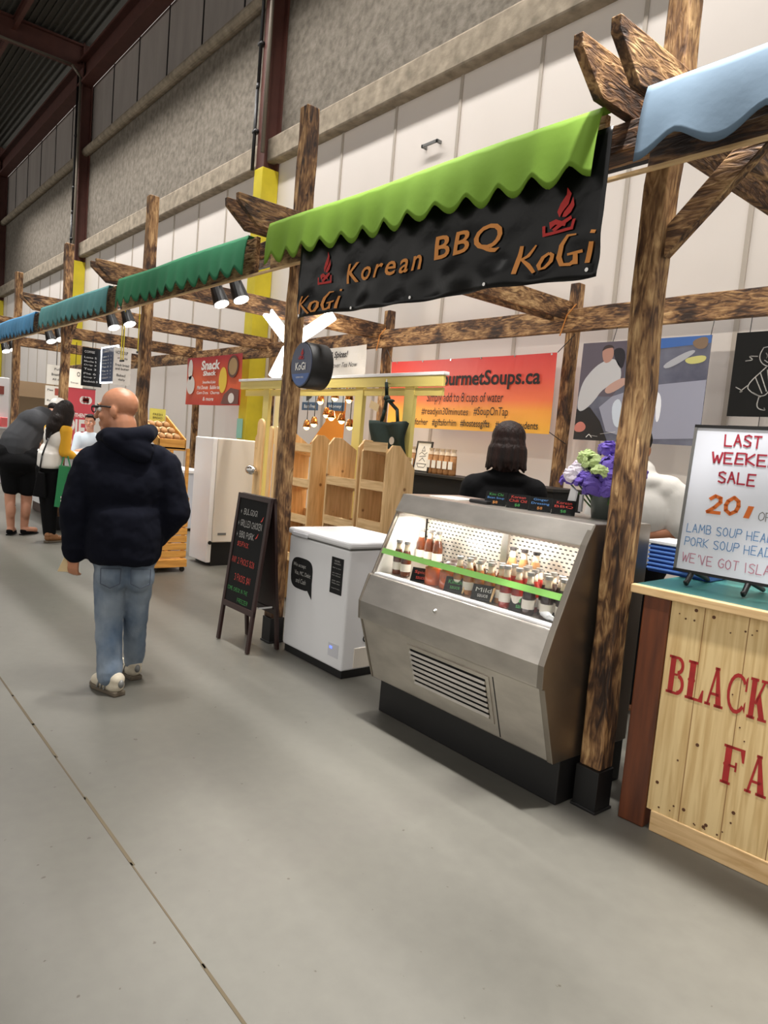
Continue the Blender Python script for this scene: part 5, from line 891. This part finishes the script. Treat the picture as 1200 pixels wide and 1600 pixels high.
# man in the navy hoodie, walking away (local x = his right as seen from behind, y = away)
pm_ = person('bald man with glasses in a navy hoodie and faded jeans walking away', (-3.80, 1.38, 0), 70)
b = B(); hc = (-0.083, 0.02, 1.52); hf = V((-0.93, 0.37, -0.06)); hat = head(b, hc, hf, 1.0)
limb(b, [(-0.055, 0.0, 1.46), (-0.035, -0.01, 1.34)], [0.068, 0.075]); limb(b, [(-0.03, 0, 1.25), (-0.02, 0, 0.85)], [0.10, 0.10])
limb(b, [(-0.2, 0, 1.22), (-0.26, 0, 0.97), (-0.262, 0.0, 0.735)], [0.05, 0.042, 0.029]); limb(b, [(0.17, 0, 1.23), (0.23, 0.0, 0.98), (0.15, 0.12, 0.85)], [0.05, 0.042, 0.03])
limb(b, [(-0.075, 0, 0.8), (-0.072, 0.0, 0.42), (-0.055, -0.085, 0.07)], [0.07, 0.05, 0.035]); limb(b, [(0.065, 0.02, 0.8), (0.062, 0.07, 0.42), (0.068, 0.14, 0.08)], [0.07, 0.05, 0.035]); cap(b, (-0.08, 0, .82), (0.07, 0, .82), .09, .09)
palm(b, (-0.262, 0.0, 0.73), (-0.08, 0.05, -1), (-0.5, -0.85, 0), 0.92, 0.75, 1); palm(b, (0.15, 0.12, 0.85), (-0.6, 0.3, -0.5), (0.5, 0.5, 0.2), 0.9, 0.5, 1)
meld('body', b, mat('sunburnt_skin', (182, 124, 92), 0.45, var=0.06, vscale=10), pm_, 0.006, 3); face(hat, 1.0, pm_, None, 'grey')
s_, f_, u_ = frame(hf)
gl = obj('glasses', tube(tube(B(), [hat(-.075, -.02, .012), hat(-.078, .06, .018), hat(-.062, .112, .016), hat(-.010, .118, .016)], .0045), [hat(.075, -.02, .012), hat(.078, .06, .018), hat(.062, .112, .016), hat(.010, .118, .016), hat(-.010, .118, .016)], .0045), 'black', pm_, smooth=True, world=False)
for e in (-1, 1): obj('lens_rim', tube(B(), [hat(e*(.036+.026*math.cos(a)), .114, .006+.019*math.sin(a)) for a in [2*PI*k/12 for k in range(13)]], .003, 6), 'black', gl, world=False)
b = B()
ball(b, (-0.03, 0, 1.13), (0.235, 0.165, 0.22), 3); ball(b, (-0.015, 0.01, 0.93), (0.215, 0.175, 0.22), 3); lathe(b, [(0.0001, 0.705), (0.172, 0.705), (0.192, 0.74), (0.205, 0.86), (0.19, 0.98), (0.13, 1.05), (0.0001, 1.05)], (-0.018, 0.0, 0), 28); cap(b, (-0.17, 0, 1.24), (0.12, 0, 1.27), 0.095, 0.095); ball(b, (-0.03, -0.01, 1.29), (0.18, 0.12, 0.10), 3)
limb(b, [(-0.20, 0.0, 1.225), (-0.262, -0.01, 0.98), (-0.262, 0.0, 0.745)], [0.098, 0.088, 0.060]); limb(b, [(0.16, 0, 1.235), (0.232, -0.015, 0.99), (0.15, 0.10, 0.84)], [0.098, 0.093, 0.072])
ball(b, (-0.262, 0, 0.78), (0.072, 0.072, 0.05), 2)
o = meld('hoodie', b, 'navy', pm_, 0.009, 6)
tx = bpy.data.textures.new('folds', 'CLOUDS'); tx.noise_scale = 0.11; dm = o.modifiers.new('folds', 'DISPLACE'); dm.texture = tx; dm.strength = 0.022; dm.mid_level = 0.5; dm.texture_coords = 'LOCAL'
b = B(); limb(b, [(-0.155, 0.03, 1.37), (-0.12, -0.075, 1.385), (-0.03, -0.115, 1.385), (0.06, -0.085, 1.40), (0.085, 0.02, 1.42), (0.0, 0.09, 1.40), (-0.12, 0.09, 1.37), (-0.155, 0.03, 1.37)], [0.035, 0.045, 0.05, 0.05, 0.045, 0.035, 0.035, 0.035]); ball(b, (-0.02, -0.11, 1.345), (0.135, 0.055, 0.062), 3, M.Rotation(0.25, 3, 'Y')); ball(b, (0.005, -0.125, 1.315), (0.10, 0.045, 0.05), 3, M.Rotation(0.4, 3, 'Y'))
meld('hood', b, 'navy', pm_, 0.009, 4)
b = B(); cap(b, (-0.085, 0.0, 0.74), (0.065, 0.0, 0.74), 0.10, 0.10); ball(b, (-0.065, -0.045, 0.64), (0.085, 0.085, 0.10), 3); ball(b, (0.07, -0.04, 0.64), (0.082, 0.085, 0.10), 3)
limb(b, [(-0.078, 0, 0.72), (-0.078, 0.005, 0.56), (-0.074, 0.0, 0.38), (-0.056, -0.085, 0.10)], [0.088, 0.084, 0.074, 0.066]); limb(b, [(0.068, 0.015, 0.72), (0.066, 0.04, 0.56), (0.064, 0.07, 0.38), (0.068, 0.145, 0.11)], [0.085, 0.078, 0.066, 0.058])
o = meld('jeans', b, 'denim', pm_, 0.009, 4); dm = o.modifiers.new('folds', 'DISPLACE'); t2 = bpy.data.textures.new('folds2', 'CLOUDS'); t2.noise_scale = 0.07; dm.texture = t2; dm.strength = 0.014; dm.texture_coords = 'LOCAL'
for x in (-0.075, 0.075):
    bm = B(); pts = [(x-.05, -0.128, .69), (x+.05, -0.128, .69), (x+.048, -0.133, .61), (x, -0.130, .585), (x-.048, -0.133, .61)]; tube(bm, pts+[pts[0]], .0025, 6); obj('pocket_stitching', bm, mat('stitch', (70, 78, 92), .9) if x < 0 else bpy.data.materials['stitch'], pm_, world=False)
def shoe(parent, heel, toe, k=1.0, m='shoe', sole='sole', z=0.0):
    h, t_ = V((*heel, z)), V((*toe, z)); d = (t_-h).normalized(); L_ = (t_-h).length; s = V((d.y, -d.x, 0)); b = B()
    P = lambda a, c, zz: h+d*a*L_+s*c+V((0, 0, zz))
    limb(b, [P(.14, 0, .055), P(.45, 0, .052), P(.82, .0, .04)], [.045*k, .045*k, .036*k]); ball(b, P(.12, 0, .085), (.042*k, .042*k, .04*k), 3); cap(b, P(.2, 0, .07), P(.45, 0, .07), .042*k, .036*k)
    up = meld('shoe', b, m, parent, .007, 3)
    if m == 'shoe':
        for a in (.30, .42, .54): obj('side_stripe', cap(B(), P(a, .047*k, .03), P(a-.06, .040*k, .075), .006, .005, 8), 'grey', up, smooth=True, world=False); obj('side_stripe', cap(B(), P(a, -.047*k, .03), P(a-.06, -.040*k, .075), .006, .005, 8), 'grey', up, smooth=True, world=False)
        obj('heel_tab', ball(B(), P(-.035, 0, .07), (.016, .016, .024), 2), 'grey', up, smooth=True, world=False)
    b = B()
    pts = [P(-.02, -.035*k, 0), P(.3, -.036*k, 0), P(.75, -.046*k, 0), P(1.0, -.02*k, 0), P(1.0, .02*k, 0), P(.75, .046*k, 0), P(.3, .036*k, 0), P(-.02, .035*k, 0)]
    prism(b, pts, (0, 0, .026*k)); obj('sole', b, sole, up, .006, world=False)
    bm = B()
    for a in (.45, .55, .65): tube(bm, [P(a, -.03*k, .078-.02*(a-.45)*3), P(a+.04, .03*k, .078-.02*(a-.45)*3)], .004, 6)
    obj('laces', bm, 'paper', up, world=False); return up
shoe(pm_, (0.0, -0.15), (-0.145, 0.06), 1.0); shoe(pm_, (0.085, 0.10), (-0.02, 0.33), 1.0)
nb = thing('paper_bag', 'small cream paper bag held in the left hand of the man in the navy hoodie', 'paper bag', (-3.80, 1.38, 0), math.radians(70)); b = prism(B(), [(-.345, .02, .64), (-.30, .02, .755), (-.255, .02, .74), (-.25, .02, .635)], (0, .02, .0)); obj('bag_body', b, 'kraft', nb, .003, world=False); obj('bag_fold', prism(B(), [(-.30, .018, .755), (-.255, .018, .74), (-.262, .018, .72), (-.305, .018, .733)], (0, .024, 0)), 'kraft', nb, world=False)

# man bending over the counter
p2 = person('man in grey T-shirt, black shorts and white cap bending over the white counter', (-9.4, 2.05, 0), 77.7)
b = B(); hat = head(b, (0.41, 0.42, 1.575), (0.55, 0.75, -0.55), 1.02)
limb(b, [(0.37, 0.36, 1.53), (0.28, 0.30, 1.47)], [0.062, 0.075]); limb(b, [(0.22, 0.25, 1.42), (-0.03, 0.08, 1.12), (-0.04, 0.02, 0.95)], [0.10, 0.10, 0.08])
limb(b, [(-0.09, 0.01, 0.86), (-0.085, 0.0, 0.45), (-0.065, -0.03, 0.09)], [0.07, 0.062, 0.042]); limb(b, [(0.07, 0.01, 0.86), (0.095, 0.02, 0.45), (0.08, 0.0, 0.09)], [0.07, 0.065, 0.043])
for e, x in ((-1, -.075), (1, .075)): ball(b, ((-.07, -.05, .30) if e < 0 else (.09, -.025, .30)), (.055, .06, .11), 3)
limb(b, [(-0.07, -0.05, 0.06), (-0.04, 0.10, 0.045)], [0.043, 0.036]); limb(b, [(0.08, -0.02, 0.06), (0.20, 0.10, 0.045)], [0.043, 0.036])
limb(b, [(0.12, 0.38, 1.38), (0.14, 0.55, 1.16), (0.28, 0.78, 1.02)], [0.055, 0.045, 0.033]); limb(b, [(0.34, 0.26, 1.36), (0.40, 0.48, 1.14), (0.40, 0.78, 1.02)], [0.055, 0.045, 0.033]); palm(b, (0.28, 0.78, 1.02), (0.3, 0.9, -.1), (0, 0, 1), 1, .4, 1); palm(b, (0.40, 0.78, 1.02), (0.1, 0.9, -.1), (0, 0, 1), 1, .4, -1)
meld('body', b, 'skin', p2, .009, 3); face(hat, 1.02, p2, None)
b = B(); limb(b, [(0.23, 0.27, 1.42), (0.10, 0.17, 1.30), (-0.02, 0.07, 1.12), (-0.03, 0.04, 1.02)], [0.17, 0.19, 0.20, 0.195]); ball(b, (0.14, 0.16, 1.36), (.2, .19, .18), 3); ball(b, (0.02, 0.12, 1.12), (.2, .18, .17), 3); limb(b, [(0.12, 0.38, 1.38), (0.13, 0.50, 1.22)], [.095, .08]); limb(b, [(0.34, 0.26, 1.37), (0.38, 0.42, 1.2)], [.1, .08]); meld('t_shirt', b, 'grey_t', p2, .012, 6)
b = B(); cap(b, (-.10, .03, .98), (.055, .03, .96), .165, .165); ball(b, (-.02, -.02, .88), (.22, .17, .17), 3); limb(b, [(-.10, .01, .9), (-.085, .01, .70), (-.078, 0, .57)], [.135, .115, .10]); limb(b, [(.07, .02, .9), (.09, .02, .70), (.098, .01, .56)], [.135, .115, .10]); meld('shorts', b, 'blackcloth', p2, .012, 4)
b = B(); cb_ = hat(0, -.01, .055); ball(b, cb_, (.108, .108, .092), 3); limb(b, [hat(-.03, .09, .04), hat(-.03, .16, .03)], [.03, .02]); limb(b, [hat(.03, .09, .04), hat(.03, .16, .03)], [.03, .02]); meld('cap', b, 'white_t', p2, .008, 2)
b = B(); ball(b, hat(0, -.05, -.01), (.085, .075, .06), 3); obj('hair', b, 'hair_d', p2, smooth=True, world=False)
for h_, t_ in (((-.085, -.10), (-.015, .16)), ((.05, -.06), (.235, .15))): 
    u_ = shoe(p2, h_, t_, .9, 'blackcloth', 'matt_black'); u_.scale = (1, 1, .62)
# woman with long hair
p3 = person('woman with long dark hair in a white shirt with mustard sleeves', (-8.75, 2.3, 0), 75.3)
b = B(); hat = head(b, (0.085, 0.03, 1.53), (0.72, 0.69, -0.12), .95)
limb(b, [(0.06, 0.0, 1.46), (0.02, -.01, 1.36)], [.05, .06]); limb(b, [(0.0, 0, 1.26), (-.06, 0, 1.0), (-.07, 0, .86)], [.09, .075, .07]); limb(b, [(-.10, .02, .82), (-.09, .03, .45), (-.06, .03, .08)], [.06, .045, .033]); limb(b, [(-.03, -.0, .82), (-.03, .0, .45), (-.02, .02, .08)], [.08, .05, .035])
limb(b, [(.09, -.07, 1.31), (.075, -.06, 1.06), (.20, .02, 1.03)], [.045, .038, .026]); limb(b, [(-.08, .10, 1.31), (-.03, .18, 1.08), (.12, .24, 1.02)], [.045, .038, .026]); palm(b, (.20, .02, 1.03), (.9, .4, -.1), (0, 0, 1), .9, .8, 1); palm(b, (.12, .24, 1.02), (.9, .4, 0), (0, 0, 1), .9, .5, -1)
limb(b, [(-.05, 0, .05), (.03, .09, .04)], [.035, .03]); limb(b, [(-.02, .02, .05), (.07, .11, .04)], [.035, .03]); meld('body', b, 'skin', p3, .008, 3); face(hat, .95, p3, None)
b = B(); ball(b, (0.0, 0, 1.22), (.15, .125, .17), 3); ball(b, (-.06, 0, 1.02), (.135, .12, .18), 3); lathe(b, [(0.0001, .87), (.125, .87), (.14, .90), (.135, 1.05), (.0001, 1.05)], (-.065, 0, 0), 24); cap(b, (-.07, .06, 1.30), (.06, -.04, 1.31), .075, .075); ball(b, (.08, .10, 1.2), (.08, .07, .1), 3); meld('shirt', b, 'white_t', p3, .011, 4)
b = B(); limb(b, [(.085, -.07, 1.32), (.08, -.075, 1.07), (.165, -.01, 1.035)], [.075, .062, .048]); ball(b, (.06, -.06, 1.34), (.07, .06, .05), 3); m_ = meld('sleeve', b, 'mustard', p3, .010, 3); b = B(); limb(b, [(-.08, .10, 1.32), (-.03, .18, 1.08), (.10, .235, 1.03)], [.07, .058, .045]); meld('sleeve', b, 'mustard', p3, .010, 3)
b = B(); cap(b, (-.11, .01, .86), (-.03, .0, .86), .11, .11); limb(b, [(-.115, .02, .82), (-.09, .03, .45), (-.062, .03, .10)], [.10, .068, .05]); limb(b, [(-.02, -.01, .82), (-.03, 0, .45), (-.02, .02, .10)], [.10, .068, .05]); meld('trousers', b, 'blackcloth', p3, .011, 4)
b = B(); ball(b, hat(0, -.025, .045), (.092, .10, .10), 3); limb(b, [hat(0, -.06, .02), (-.03, -.04, 1.36), (-.06, -.06, 1.24)], [.095, .10, .05]); limb(b, [hat(.05, -.02, 0), (.09, -.06, 1.40), (.085, -.08, 1.33)], [.07, .06, .03]); limb(b, [(0.0, -.07, 1.45), (-.08, -.05, 1.30), (-.10, -.07, 1.21)], [.07, .05, .025]); meld('hair', b, 'hair_d', p3, .009, 3)
shoe(p3, (-.075, -.04), (.05, .13), .85, 'tan', 'sole'); shoe(p3, (-.05, -.02), (.12, .06), .85, 'tan', 'sole')
gb = thing('shopping_bag', 'green reusable shopping bag hanging from the arm of the long-haired woman', 'bag', (-8.75, 2.3, 0), math.radians(75.3))
b = B(); vs = [(-.005, -.16, .44), (.135, -.14, .42), (.165, -.12, .90), (.03, -.15, .92)]; prism(b, vs, (.02, .11, 0)); obj('bag_body', b, mat('green_bag', (32, 128, 76), .5), gb, .006, world=False); obj('bag_side_print', prism(B(), [(.120, -.147, .62), (.148, -.143, .62), (.156, -.141, .84), (.128, -.145, .84)], (.002, -.004, 0)), mat('bag_print', (150, 180, 220), .5), gb, world=False)
for z in (.50, .54): obj('bag_print', prism(B(), [(.06, -.156, z), (.10, -.150, z+.006), (.10, -.150, z+.028), (.06, -.156, z+.022)], (0, -.004, 0)), 'wink', gb, world=False)
for y in (-.14, -.05): obj('handle', tube(B(), [(.05, y, .91), (.10, -.07, 1.10), (.15, y, .90)], .008), bpy.data.materials['green_bag'], gb, world=False)
hb = thing('shoulder_bag', 'black shoulder bag with long strap at the hip of the long-haired woman', 'bag', (-8.75, 2.3, 0), math.radians(75.3)); b = B(); prism(b, [(-.235, -.13, .55), (-.10, -.13, .53), (-.12, -.13, .82), (-.19, -.13, .83)], (.02, .09, 0)); obj('bag_body', b, 'blackcloth', hb, .01, world=False); obj('strap', tube(B(), [(-.17, -.10, .83), (-.15, -.115, 1.02), (-.09, -.125, 1.22), (-.03, -.09, 1.36)], .009), 'black', hb, smooth=True, world=False)
# vendor behind the serving counter
p4 = person('smiling vendor with short dark hair in a pale shirt behind the serving counter', (-11.6, 3.52, 0), 76)
b = B(); hat = head(b, (0.0, 0, 1.44), (-.25, -1, -.1), .95); limb(b, [(0, 0.01, 1.36), (.01, .02, 1.27)], [.05, .06]); limb(b, [(.01, .02, 1.2), (.01, .02, .8)], [.08, .08]); limb(b, [(-.07, .02, .8), (-.07, .02, .08)], [.06, .045]); limb(b, [(.08, .02, .8), (.08, .02, .08)], [.06, .045]); limb(b, [(-.16, .02, 1.18), (-.2, -.04, .95), (-.1, -.18, .99)], [.045, .04, .03]); limb(b, [(.18, .02, 1.18), (.22, -.04, .95), (.12, -.18, .99)], [.045, .04, .03]); palm(b, (-.1, -.18, .99), (.4, -.8, 0), (0, 0, 1), .9, .5, 1); palm(b, (.12, -.18, .99), (-.4, -.8, 0), (0, 0, 1), .9, .5, -1); limb(b, [(-.07, .0, .05), (-.07, -.12, .04)], [.04, .03]); limb(b, [(.08, .0, .05), (.08, -.12, .04)], [.04, .03])
meld('body', b, 'skin', p4, .009, 3); face(hat, .95, p4, None); b = B(); ball(b, (.01, .02, 1.14), (.17, .12, .16), 3); ball(b, (.01, .02, .92), (.16, .13, .2), 3); limb(b, [(-.15, .02, 1.2), (-.2, -.03, .98)], [.075, .06]); limb(b, [(.17, .02, 1.2), (.22, -.03, .98)], [.075, .06]); meld('shirt', b, 'pale_t', p4, .012, 4); b = B(); ball(b, hat(0, -.03, .055), (.082, .09, .075), 3); ball(b, hat(.0, .05, .10), (.06, .04, .025), 2); meld('hair', b, 'hair_d', p4, .009, 2); obj('mouth', ball(B(), hat(0, .102, -.068), (.02, .006, .007), 2), mat('lips', (176, 80, 76), .5), p4, smooth=True, world=False)
# woman behind the deli case, seen from behind
p5 = person('woman with a brown bob in a black top, seen from behind, beyond the deli case', (-3.02, 3.52, 0), 41)
b = B(); hat = head(b, (0.0, .02, 1.535), (-.1, 1, -.25), 1.0); limb(b, [(0, 0, 1.46), (0, 0, 1.36)], [.055, .065]); limb(b, [(0, 0, 1.24), (0, 0, .85)], [.09, .09]); limb(b, [(-.08, 0, .85), (-.08, 0, .08)], [.06, .045]); limb(b, [(.08, 0, .85), (.08, 0, .08)], [.06, .045]); limb(b, [(-.19, 0, 1.23), (-.25, .05, .98), (-.12, .25, 1.0)], [.05, .042, .03]); limb(b, [(.19, 0, 1.23), (.25, .05, .98), (.12, .25, 1.0)], [.05, .042, .03]); palm(b, (-.12, .25, 1.0), (.3, .9, 0), (0, 0, 1), .9, .5, -1); palm(b, (.12, .25, 1.0), (-.3, .9, 0), (0, 0, 1), .9, .5, 1); limb(b, [(-.08, 0, .05), (-.08, .12, .04)], [.04, .03]); limb(b, [(.08, 0, .05), (.08, .12, .04)], [.04, .03])
meld('body', b, 'skin', p5, .009, 3); face(hat, 1, p5, None); b = B(); ball(b, (0, 0, 1.14), (.215, .14, .19), 3); ball(b, (0, .0, .92), (.19, .14, .2), 3); cap(b, (-.15, 0, 1.255), (.15, 0, 1.255), .085, .085); cap(b, (0, -.005, 1.30), (0, -.0, 1.37), .105, .085); ball(b, (0, -.02, 1.31), (.17, .10, .06), 3); limb(b, [(-.19, 0, 1.24), (-.25, .04, 1.0)], [.09, .07]); limb(b, [(.19, 0, 1.24), (.25, .04, 1.0)], [.09, .07]); meld('top', b, 'blackcloth', p5, .012, 5)
b = B(); ball(b, (0, -.005, 1.58), (.110, .115, .108), 3); cap(b, (0, -.018, 1.54), (0, -.028, 1.45), .113, .118); 
for k in range(13): a = PI*(0.95+1.1*k/12); limb(b, [(.085*math.cos(a), -.02+.085*math.sin(a), 1.50), (.096*math.cos(a), -.025+.092*math.sin(a), 1.43), (.128*math.cos(a), -.025+.108*math.sin(a), 1.375+.014*math.sin(k*2.3))], [.042, .036, .008])
meld('hair', b, 'hair_b', p5, .007, 2)
# person in the white T-shirt behind the post
p6 = person('person in a white T-shirt facing away behind the right timber post', (-2.21, 3.78, 0), 30)
b = B(); hat = head(b, (-.05, .07, 1.565), (.2, 1, -.3), 1.0); limb(b, [(-.03, .03, 1.5), (0, 0, 1.4)], [.055, .065]); limb(b, [(0, 0, 1.28), (0, 0, .85)], [.09, .09]); limb(b, [(-.08, 0, .85), (-.08, 0, .08)], [.06, .045]); limb(b, [(.08, 0, .85), (.08, 0, .08)], [.06, .045]); limb(b, [(-.19, 0, 1.3), (-.23, .0, 1.10), (-.08, .22, 1.05)], [.05, .042, .03]); limb(b, [(.20, 0, 1.3), (.22, -.03, 1.10), (.0, -.1, 1.06)], [.05, .045, .032]); palm(b, (-.08, .22, 1.05), (.5, .8, 0), (0, 0, 1), .9, .5, -1); palm(b, (.0, -.1, 1.06), (-.9, .2, 0), (0, 0, 1), .9, .6, 1); limb(b, [(-.08, 0, .05), (-.08, .12, .04)], [.04, .03]); limb(b, [(.08, 0, .05), (.08, .12, .04)], [.04, .03])
meld('body', b, 'skin_d', p6, .009, 3); face(hat, 1, p6, None); b = B(); ball(b, (0, 0, 1.2), (.2, .14, .2), 3); ball(b, (0, 0, .96), (.18, .14, .2), 3); cap(b, (-.15, 0, 1.34), (.15, 0, 1.34), .09, .09); cap(b, (0, 0, 1.36), (0, 0.005, 1.43), .11, .078); ball(b, (0, -.01, 1.38), (.16, .1, .06), 3); limb(b, [(-.19, 0, 1.31), (-.23, .0, 1.14)], [.085, .075]); limb(b, [(.19, 0, 1.31), (.225, -.02, 1.14)], [.09, .085]); meld('t_shirt', b, 'white_t', p6, .012, 5); b = B(); ball(b, hat(0, -.025, .045), (.09, .105, .095), 3); ball(b, hat(0, -.05, -.01), (.082, .06, .07), 3); meld('hair', b, 'hair_d', p6, .009, 2)
b = B(); cap(b, (-.09, 0, .9), (.09, 0, .9), .12, .12); limb(b, [(-.09, 0, .85), (-.08, 0, .1)], [.1, .06]); limb(b, [(.09, 0, .85), (.08, 0, .1)], [.1, .06]); meld('trousers', b, 'blackcloth', p6, .013, 3)
b = B(); cap(b, (-.09, 0, .86), (.09, 0, .86), .12, .12); limb(b, [(-.09, 0, .85), (-.08, 0, .1)], [.1, .06]); limb(b, [(.09, 0, .85), (.08, 0, .1)], [.1, .06]); meld('trousers', b, 'blackcloth', p5, .013, 3)
b = B(); cap(b, (-.09, .02, .84), (.09, .02, .84), .11, .11); limb(b, [(-.08, .02, .8), (-.07, .02, .1)], [.1, .06]); limb(b, [(.09, .02, .8), (.08, .02, .1)], [.1, .06]); meld('trousers', b, 'blackcloth', p4, .013, 3)
# tidy helper marks
for o in bpy.data.objects:
    if '_w' in o: del o['_w']
